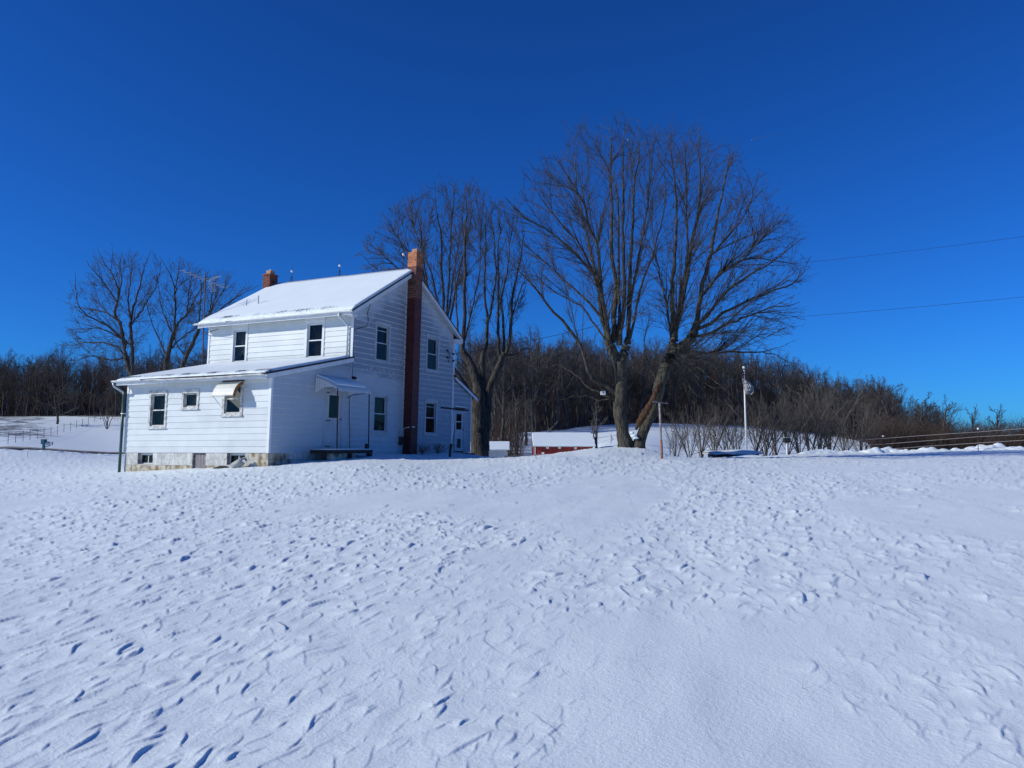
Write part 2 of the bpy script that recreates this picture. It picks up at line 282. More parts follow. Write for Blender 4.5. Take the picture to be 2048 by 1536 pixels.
def glass_mat():
    m, n, b = new_mat('window_glass'); L = n.links
    n.nodes.remove(b); out = n.nodes['Material Output']
    t = n.nodes.new('ShaderNodeBsdfTransparent'); t.inputs[0].default_value = (.55, .55, .55, 1)
    gl = n.nodes.new('ShaderNodeBsdfGlossy'); gl.inputs['Roughness'].default_value = .03
    gg = n.nodes.new('ShaderNodeNewGeometry'); dt = n.nodes.new('ShaderNodeVectorMath'); dt.operation = 'DOT_PRODUCT'
    L.new(gg.outputs['Incoming'], dt.inputs[0]); L.new(gg.outputs['Normal'], dt.inputs[1])
    ab = n.nodes.new('ShaderNodeMath'); ab.operation = 'ABSOLUTE'; L.new(dt.outputs['Value'], ab.inputs[0])
    iv = n.nodes.new('ShaderNodeMath'); iv.operation = 'SUBTRACT'; iv.inputs[0].default_value = 1; L.new(ab.outputs[0], iv.inputs[1])
    pw = n.nodes.new('ShaderNodeMath'); pw.operation = 'POWER'; pw.inputs[1].default_value = 4; L.new(iv.outputs[0], pw.inputs[0])
    fr = n.nodes.new('ShaderNodeMath'); fr.operation = 'MULTIPLY_ADD'; fr.inputs[1].default_value = .28; fr.inputs[2].default_value = .016; L.new(pw.outputs[0], fr.inputs[0])
    g = n.nodes.new('ShaderNodeNewGeometry'); no = n.nodes.new('ShaderNodeTexNoise'); no.inputs['Scale'].default_value = 1.8
    bu = n.nodes.new('ShaderNodeBump'); bu.inputs['Distance'].default_value = .02; bu.inputs['Strength'].default_value = .3
    L.new(g.outputs['Position'], no.inputs['Vector']); L.new(no.outputs['Fac'], bu.inputs['Height'])
    L.new(bu.outputs[0], gl.inputs['Normal'])
    mx = n.nodes.new('ShaderNodeMixShader'); L.new(fr.outputs[0], mx.inputs[0]); L.new(t.outputs[0], mx.inputs[1]); L.new(gl.outputs[0], mx.inputs[2])
    L.new(mx.outputs[0], out.inputs['Surface']); return m
M['glass'] = glass_mat()
def bark(name, c1, c2, sc=6, bump=.03):
    return mat(name, c1, .9, c2, sc, bump, sc * 2.2, stretch=(1, 1, .35), lo=.35, hi=.62)
M['bark_maple'] = bark('maple_bark', (.022, .019, .015), (.092, .082, .060), 9, .09)
M['bark_dark'] = bark('dark_bark', (.020, .017, .015), (.075, .065, .054), 8, .08)
M['twig'] = mat('twig_bark', (.034, .030, .027), .85, (.080, .070, .060), 4)
M['twig_grey'] = mat('grey_twig', (.075, .066, .058), .85, (.15, .135, .12), 3)
M['wood_far'] = mat('far_wood_bark', (.036, .031, .030), .9, (.095, .082, .076), .25, island=.4)
M['wood_brown'] = mat('brown_brush', (.060, .040, .030), .9, (.11, .075, .055), .3, island=.4)
M['brush'] = mat('brush_twig', (.08, .065, .05), .85, (.15, .125, .10), 2, island=.3)
M['stump'] = mat('rotten_wood', (.03, .015, .008), .95, (.15, .07, .032), 16, .08, 30, stretch=(1, 1, .3))
M['contrail'] = mat('contrail', (.35, .37, .4), 1)

# ------------------------------------------------------------------ object helpers
ORG = {}
def place(o, verts, parent):
    pass
def link_mesh(name, verts, faces, material, parent=None, smooth=False):
    verts = np.asarray(verts, float)
    c = (verts.max(0) + verts.min(0)) / 2
    if parent is None: c[2] = verts[:, 2].min()
    me = bpy.data.meshes.new(name); me.from_pydata((verts - c).tolist(), [], faces)
    for m in (material if isinstance(material, (list, tuple)) else [material]): me.materials.append(m)
    if smooth: me.polygons.foreach_set('use_smooth', [True] * len(me.polygons))
    me.update()
    return link_obj(name, me, c, parent)
def link_obj(name, me, c, parent=None):
    o = bpy.data.objects.new(name, me); S.collection.objects.link(o); ORG[o] = np.array(c, float)
    if parent is not None: o.parent = parent; o.location = ORG[o] - ORG[parent]
    else: o.location = c
    return o
def empty(name, loc, label, cat, group=None):
    o = bpy.data.objects.new(name, None); S.collection.objects.link(o); o.location = loc; ORG[o] = np.array(loc, float)
    o.empty_display_size = .3
    return tag(o, label, cat, group)
def tag(o, label=None, cat=None, group=None, kind=None):
    if label: o['label'] = label
    if cat: o['category'] = cat
    if group: o['group'] = group
    if kind: o['kind'] = kind
    return o
class MB:
    def __init__(s): s.v = []; s.f = []
    def hexa(s, P):
        k = len(s.v); s.v += [tuple(p) for p in P]
        s.f += [(k, k + 3, k + 2, k + 1), (k + 4, k + 5, k + 6, k + 7), (k, k + 1, k + 5, k + 4), (k + 1, k + 2, k + 6, k + 5), (k + 2, k + 3, k + 7, k + 6), (k + 3, k, k + 4, k + 7)]
        return s
    def box(s, a0, a1, b0, b1, c0, c1, fn=lambda x, y, z: (x, y, z)):
        return s.hexa([fn(a0, b0, c0), fn(a1, b0, c0), fn(a1, b1, c0), fn(a0, b1, c0), fn(a0, b0, c1), fn(a1, b0, c1), fn(a1, b1, c1), fn(a0, b1, c1)])
    def tube(s, pts, r, n=6, cap=True):
        pts = [Vector(p) for p in pts]; rs = r if isinstance(r, (list, tuple)) else [r] * len(pts); k = len(s.v)
        for i, p in enumerate(pts):
            t = (pts[min(i + 1, len(pts) - 1)] - pts[max(i - 1, 0)]).normalized()
            u = t.cross(Vector((.3, .9, .2)) if abs(t.z) > .9 else Vector((0, 0, 1))).normalized(); w = t.cross(u)
            for j in range(n):
                a = 2 * math.pi * j / n; s.v.append(tuple(p + (u * math.cos(a) + w * math.sin(a)) * rs[i]))
        for i in range(len(pts) - 1):
            for j in range(n):
                j2 = (j + 1) % n; s.f.append((k + i * n + j, k + i * n + j2, k + (i + 1) * n + j2, k + (i + 1) * n + j))
        if cap: s.f.append(tuple(k + j for j in range(n))[::-1]); s.f.append(tuple(k + (len(pts) - 1) * n + j for j in range(n)))
        return s
    def ball(s, c, r, nu=10, nv=7, sc=(1, 1, 1)):
        k = len(s.v); c = Vector(c)
        for i in range(nv + 1):
            th = math.pi * i / nv
            for j in range(nu):
                ph = 2 * math.pi * j / nu
                s.v.append((c.x + r * sc[0] * math.sin(th) * math.cos(ph), c.y + r * sc[1] * math.sin(th) * math.sin(ph), c.z + r * sc[2] * math.cos(th)))
        for i in range(nv):
            for j in range(nu): s.f.append((k + i * nu + j, k + (i + 1) * nu + j, k + (i + 1) * nu + (j + 1) % nu, k + i * nu + (j + 1) % nu))
        return s
    def build(s, name, m, parent=None, smooth=False): return link_mesh(name, s.v, s.f, m, parent, smooth)

# ------------------------------------------------------------------ ground sheet
th = np.concatenate([np.linspace(-180, -38, 36)[:-1], np.linspace(-38, 38, 960), np.linspace(38, 180, 36)[1:-1]])
rr = np.concatenate([np.linspace(.3, 3.9, 14), 1 / np.linspace(1 / 4.0, 1 / 58.0, 470), np.linspace(59, 215, 60), np.geomspace(225, 1500, 14)])
TH, RR = np.meshgrid(np.radians(th), rr); GX = RR * np.sin(TH); GY = RR * np.cos(TH)
GZ = ground(GX, GY)
nr, ncl = GX.shape
vv = np.stack([GX.ravel(), GY.ravel(), GZ.ravel()], 1)
i0 = np.arange(nr - 1)[:, None] * ncl; jj = np.arange(ncl)[None, :]; j2 = (jj + 1) % ncl
fc = np.stack([i0 + jj, i0 + j2, i0 + ncl + j2, i0 + ncl + jj], -1).reshape(-1, 4)
me = bpy.data.meshes.new('snow_field'); me.vertices.add(len(vv) + 1)
vv2 = np.vstack([vv, [0, 0, -1.6]]); me.vertices.foreach_set('co', vv2.ravel())
tri = np.stack([np.full(ncl, len(vv)), (np.arange(ncl) + 1) % ncl, np.arange(ncl)], 1)
nl = fc.size + tri.size; me.loops.add(nl); me.loops.foreach_set('vertex_index', np.concatenate([fc.ravel(), tri.ravel()]))
me.polygons.add(len(fc) + len(tri))
me.polygons.foreach_set('loop_start', np.concatenate([np.arange(len(fc)) * 4, fc.size + np.arange(len(tri)) * 3]))
me.update(calc_edges=True); me.polygons.foreach_set('use_smooth', np.ones(len(me.polygons), bool))
# wood edge: beyond it leaf litter lies on the ground
EDGE_U = [-700, 0, 240, 640, 900, 980, 1050, 1130, 1200, 1300, 1400, 1500, 1600, 1700, 1780, 1850, 2048, 2700]
EDGE_D = [125, 119, 116, 100, 95, 97, 108, 114, 122, 132, 137, 142, 146, 141, 136, 130, 122, 118]
def edge_d(q): return np.interp(q * 1617.3 + CX, EDGE_U, EDGE_D)
qv = vv2[:, 0] / np.maximum(vv2[:, 1], 1)
lit = sst(-7, 5, vv2[:, 1] - edge_d(qv)) * .62
# weedy field on the left
lit = np.maximum(lit, .30 * sst(66, 80, vv2[:, 1]) * (1 - sst(-.62, -.50, qv)) * (vv2[:, 1] > 60))
at = me.attributes.new('litter', 'FLOAT', 'POINT'); at.data.foreach_set('value', lit.astype(np.float32))
me.materials.append(M['snow_ground'])
go = bpy.data.objects.new('snow_field', me); S.collection.objects.link(go)
tag(go, 'wind carved snow lying over the lawn and fields', kind='structure')

# ------------------------------------------------------------------ FARMHOUSE
GRD = -.45
hc = H(3.3, 6, -.8)
house = empty('farmhouse', hc, 'two storey white sided farmhouse with snow covered roofs and tall brick chimney', 'house')
PITCHB = .2032; Z0 = -.10
def boards(fn, lo, hi, zmax, openings, m, zmin=Z0, ob=.022, ot=.005, maxlen=3.7, lip=.012):
    k = int(round((zmin - Z0) / PITCHB)); z = Z0 + k * PITCHB
    while z < zmax - .01:
        z1 = min(z + PITCHB, zmax); za = max(z, zmin)
        def oz(t, z=z): return ob - (t - z) / PITCHB * (ob - ot)
        L0, R0, L1, R1 = lo(za), hi(za), lo(z1), hi(z1)
        if R0 - L0 < .03: z += PITCHB; continue
        if R1 - L1 < .02: mid = (L1 + R1) / 2; L1, R1 = mid - .01, mid + .01
        ops = [o for o in openings if o[3] > za + .01 and o[2] < z1 - .01 and o[1] > min(L0, L1) and o[0] < max(R0, R1)]
        br = sorted({o[0] for o in ops} | {o[1] for o in ops}); br = [b for b in br if max(L0, L1) < b < min(R0, R1)]
        span = [None] + br + [None]
        for i in range(len(span) - 1):
            a0 = L0 if span[i] is None else span[i]; a1 = L1 if span[i] is None else span[i]
            c0 = R0 if span[i + 1] is None else span[i + 1]; c1 = R1 if span[i + 1] is None else span[i + 1]
            mid = (max(a0, a1) + min(c0, c1)) / 2
            free = [(za, z1)]
            for o in ops:
                if o[0] < mid < o[1]:
                    nf = []
                    for f0, f1 in free:
                        if o[3] <= f0 or o[2] >= f1: nf.append((f0, f1)); continue
                        if o[2] > f0 + .01: nf.append((f0, o[2]))
                        if o[3] < f1 - .01: nf.append((o[3], f1))
                    free = nf
            for f0, f1 in free:
                def lerp(x0, x1, t): return x0 + (x1 - x0) * (t - za) / (z1 - za)
                pieces = 1 if c0 - a0 < maxlen else 2
                cut = None if pieces == 1 else a0 + (c0 - a0) * random.uniform(.3, .7)
                segs = [((lerp(a0, a1, f0), lerp(c0, c1, f0)), (lerp(a0, a1, f1), lerp(c0, c1, f1)))] if pieces == 1 else \
                    [((lerp(a0, a1, f0), cut - .001), (lerp(a0, a1, f1), cut - .001)), ((cut + .001, lerp(c0, c1, f0)), (cut + .001, lerp(c0, c1, f1)))]
                for (p0, p1), (t0, t1) in segs:
                    j = random.uniform(-.0015, .0015)
                    lz = f0 + (lip if f1 - f0 > .08 and abs(f0 - za) < .002 else .004); k0 = (lz - f0) / (f1 - f0); m0, m1 = p0 + (t0 - p0) * k0, p1 + (t1 - p1) * k0
                    sb = MB(); sb.v = [fn(p0, -.012, f0), fn(p1, -.012, f0), fn(p1, .004 + j, f0), fn(p0, .004 + j, f0), fn(m0, oz(lz) + j, lz), fn(m1, oz(lz) + j, lz),
                               fn(t0, oz(f1) + j, f1), fn(t1, oz(f1) + j, f1), fn(t1, -.012, f1), fn(t0, -.012, f1)]
                    sb.f = [(0, 3, 2, 1), (3, 4, 5, 2), (4, 6, 7, 5), (6, 9, 8, 7), (0, 1, 8, 9), (0, 9, 6, 4, 3), (1, 2, 5, 7, 8)]
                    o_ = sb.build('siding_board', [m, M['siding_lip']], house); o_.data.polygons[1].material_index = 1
        z += PITCHB
def window(fn, p0, p1, z0, z1, style='double', casing=.09, trim='trim', curtain=None, split=.5, label=None, half_screen=False):
    b = MB(); oc = .034
    b.box(p0, p0 + casing, -.05, oc, z0, z1, fn); b.box(p1 - casing, p1, -.05, oc, z0, z1, fn)
    b.box(p0 + casing, p1 - casing, -.05, oc, z1 - casing, z1, fn)
    b.box(p0 + casing, p1 - casing, -.05, oc - .004, z0, z0 + casing * .7, fn)
    b.box(p0 - .012, p1 + .012, -.02, oc + .018, z1, z1 + .025, fn)
    q0, q1, w0, w1 = p0 + casing, p1 - casing, z0 + casing * .7, z1 - casing       # reveal
    b.box(q0, q0 + .012, -.13, -.05, w0, w1, fn); b.box(q1 - .012, q1, -.13, -.05, w0, w1, fn)
    b.box(q0 + .012, q1 - .012, -.13, -.05, w1 - .012, w1, fn)
    w = b.build('window', M[trim], house)
    if label: w['label'] = label
    MB().box(p0 - .02, p1 + .02, -.04, oc + .03, z0 - .035, z0, fn).build('sill', M[trim], w)
    def sash(a0, a1, c0, c1, out, mm):
        s = MB(); t = .042
        s.box(a0, a0 + t, out - .03, out, c0, c1, fn); s.box(a1 - t, a1, out - .03, out, c0, c1, fn)
        s.box(a0 + t, a1 - t, out - .03, out - .001, c0, c0 + t, fn); s.box(a0 + t, a1 - t, out - .03, out - .001, c1 - t, c1, fn)
        s.build('sash', mm, w)
        MB().box(a0 + t, a1 - t, out - .020, out - .014, c0 + t, c1 - t, fn).build('pane', M['glass'], w)
    tm = M[trim]
    if style == 'double':
        zm = w0 + (w1 - w0) * split
        sash(q0 + .013, q1 - .013, zm - .02, w1 - .013, -.052, tm); sash(q0 + .013, q1 - .013, w0, zm + .02, -.018, tm)
    else:
        sash(q0 + .013, q1 - .013, w0, w1 - .013, -.05, tm)
    if half_screen:
        for zz in (w0 + (w1 - w0) * .84,): MB().box(q0 + .055, q1 - .055, -.045, -.03, zz, zz + .025, fn).build('sash_bar', tm, w)
    if curtain:
        k = MB(); n = 22
        for i in range(n):
            a = q0 + (q1 - q0) * i / n; c = q0 + (q1 - q0) * (i + 1) / n
            oo = -.17 - .014 * math.sin(i * 2.1); o2 = -.17 - .014 * math.sin((i + 1) * 2.1); kk = len(k.v)
            zt = w1
            zb = w0
            if curtain == 'heart':
                t = abs((i + .5) / n - .5) * 2; zb = w0 + (w1 - w0) * max(0, .30 * (1 - t * 1.6))
            k.v += [fn(a, oo, zb), fn(c, o2, zb), fn(c, o2, zt), fn(a, oo, zt)]; k.f.append((kk, kk + 1, kk + 2, kk + 3))
        k.build('curtain', M['curtain_dark' if curtain == 'dark' else 'curtain'], w)
    return w
FS0, FS1 = FS(0), FS(4.12)
AE_B, AE_Z, AJ_Z = -.38, 2.36, 3.34        # addition roof: eave edge and its line on the main wall
def zA(b): return AE_Z + (b - AE_B) * (AJ_Z - AE_Z) / (4.12 - AE_B)      # underside line
ME_Z = 4.98; RB, RZ = 7.82, 7.27; SL = (RZ - ME_Z) / (RB - 3.72)
def zM(b): return RZ - abs(b - RB) * SL
op_s0 = [(4.52, 5.37, .75, 1.99), (3.06, 3.85, 1.37, 1.99), (1.14, 2.02, 1.11, 2.20)]
op_s1 = [(5.01, 5.85, 3.38, 4.80), (1.28, 2.19, 3.38, 4.82)]
op_g = [(5.48, 6.50, 3.35, 4.87), (9.18, 10.24, 3.32, 4.86), (5.48, 6.52, .63, 2.16), (9.20, 10.24, .63, 2.12), (2.64, 3.66, -.10, 2.12), (11.76, 12.70, -.10, 1.78)]
boards(FS0, lambda z: .06, lambda z: 6.40, zA(0) - .02, op_s0, M['siding'])
boards(FS1, lambda z: .07, lambda z: 7.0, 4.96, op_s1, M['siding'], zmin=3.34)
# gable wall: addition end, main gable, rear porch end
PZ0, PZ1 = 3.28, 2.40                     # rear porch roof underside at main wall and at its eave edge b=13.75
def zP(b): return PZ0 - (b - 11.52) * (PZ0 - PZ1) / (13.75 - 11.52)
def loA(z): return .06 if z < zA(.06) else AE_B + (z - AE_Z) / (AJ_Z - AE_Z) * (4.12 - AE_B)
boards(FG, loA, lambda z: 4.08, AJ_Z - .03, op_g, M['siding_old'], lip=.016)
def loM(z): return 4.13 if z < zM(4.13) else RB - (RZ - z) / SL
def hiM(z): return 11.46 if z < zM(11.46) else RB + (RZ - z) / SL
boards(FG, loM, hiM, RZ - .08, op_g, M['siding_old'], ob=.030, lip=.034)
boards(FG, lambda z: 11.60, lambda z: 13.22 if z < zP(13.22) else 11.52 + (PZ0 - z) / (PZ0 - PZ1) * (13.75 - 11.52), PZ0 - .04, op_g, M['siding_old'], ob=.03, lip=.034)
# corner posts
def vbar(p0, p1, o0, o1, z0, z1, fn, name, m): return MB().box(p0, p1, o0, o1, z0, z1, fn).build(name, M[m], house)
HA = lambda a, b, z: H(a, b, z)
vbar(-.035, .058, -.035, .058, Z0, zA(0) - .02, HA, 'corner_post', 'trim')
vbar(6.402, 6.48, -.03, .05, Z0, zA(0) - .02, HA, 'corner_post', 'trim')
vbar(-.034, .068, 4.085, 4.128, 3.3, 4.95, HA, 'corner_post', 'trim')
vbar(-.03, .02, 4.082, 4.128, Z0, 3.3, HA, 'corner_post', 'trim')
vbar(7.002, 7.09, 4.09, 4.2, 3.3, 4.95, HA, 'corner_post', 'trim')
vbar(-.036, .05, 11.462, 11.598, Z0, 4.95, HA, 'corner_post', 'trim')
vbar(-.036, .05, 13.222, 13.30, Z0, zP(13.26) - .03, HA, 'corner_post', 'trim')
# plain backs and unseen sides
w = MB()
w.box(6.44, 6.47, .05, 4.1, -.9, 2.35, H); w.box(7.05, 7.08, 4.2, 11.5, -.9, 4.98, H)
w.box(0.06, 7.0, 11.46, 11.49, 3.3, 4.98, H); w.box(.06, 3.9, 13.2, 13.23, -.5, 2.5, H); w.box(3.9, 3.93, 11.5, 13.2, -.5, 2.45, H)
kk = len(w.v); w.v += [H(7.06, 4.12, 4.98), H(7.06, 11.5, 4.98), H(7.06, RB, RZ - .05)]; w.f.append((kk, kk + 1, kk + 2))
w.box(.1, 6.9, 4.15, 4.19, -.5, 3.2, H)
w.build('wall', M['siding'], house)
# windows
window(FS0, 4.52, 5.37, .75, 1.99, trim='trim_worn', curtain='dark', split=.5, casing=.085)
window(FS0, 3.06, 3.85, 1.37, 1.99, style='single', trim='trim_worn', curtain='pale', casing=.09)
window(FS0, 1.14, 2.02, 1.11, 2.20, trim='trim_worn', split=.52, casing=.10, curtain=None)
window(FS1, 5.01, 5.85, 3.38, 4.80, curtain='heart', casing=.10)
window(FS1, 1.28, 2.19, 3.38, 4.82, curtain='dark', casing=.10)
window(FG, 5.48, 6.50, 3.35, 4.87, trim='trim_shaded', half_screen=True, curtain='dark', casing=.10)
window(FG, 9.18, 10.24, 3.32, 4.86, trim='trim_shaded', curtain='dark', casing=.10)
window(FG, 5.48, 6.52, .63, 2.16, trim='trim_shaded', curtain='dark', casing=.10)
window(FG, 9.20, 10.24, .63, 2.12, trim='trim_shaded', half_screen=True, curtain='dark', casing=.10)
# head boxes over the upper south windows
for p0, p1, zt in ((5.01, 5.85, 4.80), (1.28, 2.19, 4.82)):
    MB().box(p0, p1, -.01, .05, zt + .03, 4.955, FS1).build('window_head', M['trim'], house)
# foundation of painted blocks
bw = [(5.07, 5.80, -.47, Z0), (.95, 1.72, -.47, Z0), (2.64, 3.23, -1.2, Z0)]
BL, BH = .405, .203
def block_wall(fn, p_lo, p_hi, depth_rows, openings, cut=None, mats=('block', 'block_stained')):
    for r in range(depth_rows):
        z1 = Z0 - .006 - r * BH; z0 = z1 - BH + .008; x = p_lo - (BL / 2 if r % 2 else 0)
        while x < p_hi - .02:
            a, b = max(x, p_lo) + .004, min(x + BL, p_hi) - .004
            segs = [(a, b)]
            for o in openings:
                if o[3] > z0 + .03 and o[2] < z1 - .03:
                    ns = []
                    for s0, s1 in segs:
                        if o[1] <= s0 or o[0] >= s1: ns.append((s0, s1)); continue
                        if o[0] > s0 + .03: ns.append((s0, o[0]))
                        if o[1] < s1 - .03: ns.append((o[1], s1))
                    segs = ns
            for s0, s1 in segs:
                if s1 - s0 > .03:
                    o = random.uniform(-.004, .004)
                    st = (r >= 2) or (r == 1 and random.random() < .25) or (s0 < .55 and r >= 0 and p_lo < .1)
                    MB().box(s0, s1, -.2, .0 + o, z0, z1, fn).build('block', M[mats[1] if st else mats[0]], house)
            x += BL
block_wall(FS0, .0, 6.44, 4, bw)
block_wall(FG, .02, 2.4, 4, [])
MB().box(.02, 6.42, -.18, -.008, -.95, Z0 - .002, lambda p, o, z: FS0(p, o, z) if True else 0) if False else None
for (a, b) in ((.02, .95), (1.72, 2.64), (3.23, 5.07), (5.80, 6.42)):
    MB().box(a, b, -.17, -.009, -.95, Z0 - .008, FS0).build('mortar_bed', M['mortar'], house)
for (a, b) in ((.95, 1.72), (5.07, 5.80)):
    MB().box(a, b, -.17, -.009, -.95, -.475, FS0).build('mortar_bed', M['mortar'], house)
MB().box(.03, 2.4, -.17, -.009, -.95, Z0 - .008, FG).build('mortar_bed', M['mortar_dark'], house)
MB().box(4.15, 13.2, -.2, -.01, -.8, Z0 - .002, FG).build('foundation', M['block'], house)
MB().box(2.4, 4.12, -.2, -.01, -.8, Z0 - .002, FG).build('foundation', M['block'], house)
for (a, b) in ((.95, 1.72), (5.07, 5.80)):
    f = MB(); t = .03
    f.box(a, a + t, -.19, -.13, -.47, Z0 - .004, FS0).box(b - t, b, -.19, -.13, -.47, Z0 - .004, FS0)
    f.box(a + t, b - t, -.19, -.131, -.47, -.44, FS0).box(a + t, b - t, -.19, -.131, Z0 - .075, Z0 - .005, FS0).box((a + b) / 2 - .012, (a + b) / 2 + .012, -.19, -.135, -.44, Z0 - .075, FS0)
    fo = f.build('basement_window', M['trim'], house)
    MB().box(a + t, b - t, -.165, -.160, -.44, Z0 - .075, FS0).build('pane', M['glass'], fo)
    MB().box(a + t, b - t, -.30, -.29, -.45, Z0 - .07, FS0).build('curtain', M['curtain'], fo)
ht = MB(); hatch = ht.box(2.66, 3.21, -.16, -.10, -.75, Z0 - .006, FS0).build('cellar_hatch', M['wood_dark'], house)
for i in range(4):
    MB().box(2.665 + i * .137, 2.665 + i * .137 + .128, -.098, -.07, -.76, Z0 - .01, FS0).build('plank', M['wood_grey'], hatch)
MB().box(3.19, 3.24, -.07, -.055, -.25, -.20, FS0).build('hinge', M['iron'], hatch); MB().box(3.19, 3.24, -.07, -.055, -.62, -.57, FS0).build('hinge', M['iron'], hatch)
# ---- roofs
def slab(P, t0, t1, name, m, parent=house, sm=False):       # P(a, k): k runs 0 at eave to 1 at top
    b = MB(); A = [P(0, 0), P(1, 0), P(1, 1), P(0, 1)]
    b.hexa([(x, y, z + t0) for x, y, z in A] + [(x, y, z + t1) for x, y, z in A]); return b.build(name, m, parent, sm)
def snow_slab(P, na, nk, th, name, parent, seed, rag=.1):
    v = []; f = []
    for k in range(nk + 1):
        for i in range(na + 1):
            s, t = i / na, k / nk
            tt = t
            if k == 0: tt = rag * (fbm(s * 26 + seed, 0., seed, 3) - .30)
            x, y, z = P(s, max(tt, .0)); e = min(1, t * nk / 1.2, s * na / 1.2, (1 - s) * na / 1.2)
            hgt = th * (.35 + .65 * min(1, max(e, 0))) + .018 * (fbm(s * 9 + seed, t * 5., seed + 3, 3) - .5)
            v.append((x, y, z + .0 + (hgt if k else hgt * .8)))
    n = len(v)
    for k in range(nk + 1):
        for i in range(na + 1):
            x, y, z = v[k * (na + 1) + i]; s, t = i / na, k / nk
            tt = t if k else rag * (fbm(s * 26 + seed, 0., seed, 3) - .30)
            v.append(P(s, max(tt, 0.)))
    for k in range(nk):
        for i in range(na):
            a = k * (na + 1) + i; f.append((a, a + 1, a + na + 2, a + na + 1))
    for i in range(na): f.append((n + i, n + i + 1, i + 1, i)); a = nk * (na + 1) + i; f.append((a, a + 1, n + a + 1, n + a))
    for k in range(nk):
        a = k * (na + 1); b_ = a + na; f.append((a, a + na + 1, n + a + na + 1, n + a)); f.append((n + b_, n + b_ + na + 1, b_ + na + 1, b_))
    o = link_mesh(name, v, f, M['snow_roof'], parent, True); at = o.data.attributes.new('litter', 'FLOAT', 'POINT')
    lv = [((.38 if seed == 3 else .26) * math.exp(-((k / nk - .055) / .045) ** 2) * (.5 + noise(i * .11, k * .0, seed)) if k else .10) for k in range(nk + 1) for i in range(na + 1)] * 2
    at.data.foreach_set('value', np.array(lv, np.float32)); return o
lerp = lambda a, b, t: a + (b - a) * t
PA = lambda s, t: H(lerp(-.13, 6.66, s), lerp(-.40, 4.11, t), lerp(AE_Z - .005, AJ_Z, t))
ra = slab(PA, 0, .045, 'roof', M['shingle'])
PA2 = lambda s, t: (lambda q: (q[0], q[1], q[2] + .047))(H(lerp(-.06, 6.62, s), lerp(-.40, 3.95, t), lerp(AE_Z, AJ_Z - .035, t)))
snow_slab(PA2, 150, 14, .085, 'roof_snow', ra, 3, .022)
PMs = lambda s, t: H(lerp(-.26, 7.32, s), lerp(3.70, RB, t), lerp(ME_Z - .01, RZ, t))
PMn = lambda s, t: H(lerp(7.32, -.26, s), lerp(2 * RB - 3.70, RB, t), lerp(ME_Z - .01, RZ, t))
rm = slab(PMs, 0, .05, 'roof', M['shingle']); rn = slab(PMn, 0, .049, 'roof', M['shingle'])
up = lambda P, dz, s0, s1: (lambda s, t: (lambda q: (q[0], q[1], q[2] + dz))(P(lerp(s0, s1, s), t)))
snow_slab(up(PMs, .052, .004, .996), 170, 16, .10, 'roof_snow', rm, 8, .018)
snow_slab(up(PMn, .051, .004, .996), 60, 10, .09, 'roof_snow', rn, 9, .03)
PPr = lambda s, t: H(lerp(4.1, -.14, s), lerp(13.78, 11.54, t), lerp(PZ1, PZ0, t))
rp = slab(PPr, 0, .06, 'roof', M['shingle']); snow_slab(up(PPr, .062, .01, .99), 40, 8, .08, 'roof_snow', rp, 10, .03)
# rake boards, soffits, fascias (all under the roof sheets)
def strip(a0, a1, b0, z0, b1, z1, h0, h1, name, m='trim'):
    MB().hexa([H(a0, b0, z0 - h1), H(a1, b0, z0 - h1), H(a1, b1, z1 - h1), H(a0, b1, z1 - h1), H(a0, b0, z0 - h0), H(a1, b0, z0 - h0), H(a1, b1, z1 - h0), H(a0, b1, z1 - h0)]).build(name, M[m], house)
strip(-.245, -.22, 3.70, ME_Z, RB - .3, zM(RB - .3), .004, .17, 'rake_board'); strip(-.245, -.22, 2 * RB - 3.70, ME_Z, RB + .3, zM(RB + .3), .004, .17, 'rake_board')
strip(-.219, -.026, 3.74, ME_Z + .02, RB - .3, zM(RB - .3), .05, .07, 'soffit'); strip(-.219, -.026, 2 * RB - 3.74, ME_Z + .02, RB + .3, zM(RB + .3), .05, .07, 'soffit')
strip(7.1, 7.3, 3.72, ME_Z, RB, RZ, .05, .15, 'rake_board'); strip(7.1, 7.3, 2 * RB - 3.72, ME_Z, RB, RZ, .05, .15, 'rake_board')
strip(-.12, -.095, -.38, AE_Z, 4.08, zA(4.08), .004, .15, 'rake_board'); strip(-.092, -.026, -.36, AE_Z, 4.08, zA(4.08), .03, .045, 'soffit')
strip(-.13, -.105, 13.75, PZ1, 11.6, PZ0 - .03, .004, .13, 'rake_board'); strip(-.10, -.03, 13.7, PZ1, 11.6, PZ0 - .03, .03, .05, 'soffit')
MB().box(-.09, 6.62, .03, .36, AE_Z - .06, AE_Z - .045, FS0).build('soffit', M['trim'], house)
MB().box(-.2, 7.28, .03, .40, ME_Z - .06, ME_Z - .045, FS1).build('soffit', M['trim'], house)
MB().box(-.2, 7.28, .401, .425, ME_Z - .13, ME_Z - .012, FS1).build('fascia', M['trim'], house)
MB().box(-.09, 6.62, .361, .385, AE_Z - .13, AE_Z - .01, FS0).build('fascia', M['trim'], house)
MB().box(-.22, 7.28, 11.50, 11.90, ME_Z - .06, ME_Z - .045, H).build('soffit', M['trim'], house)
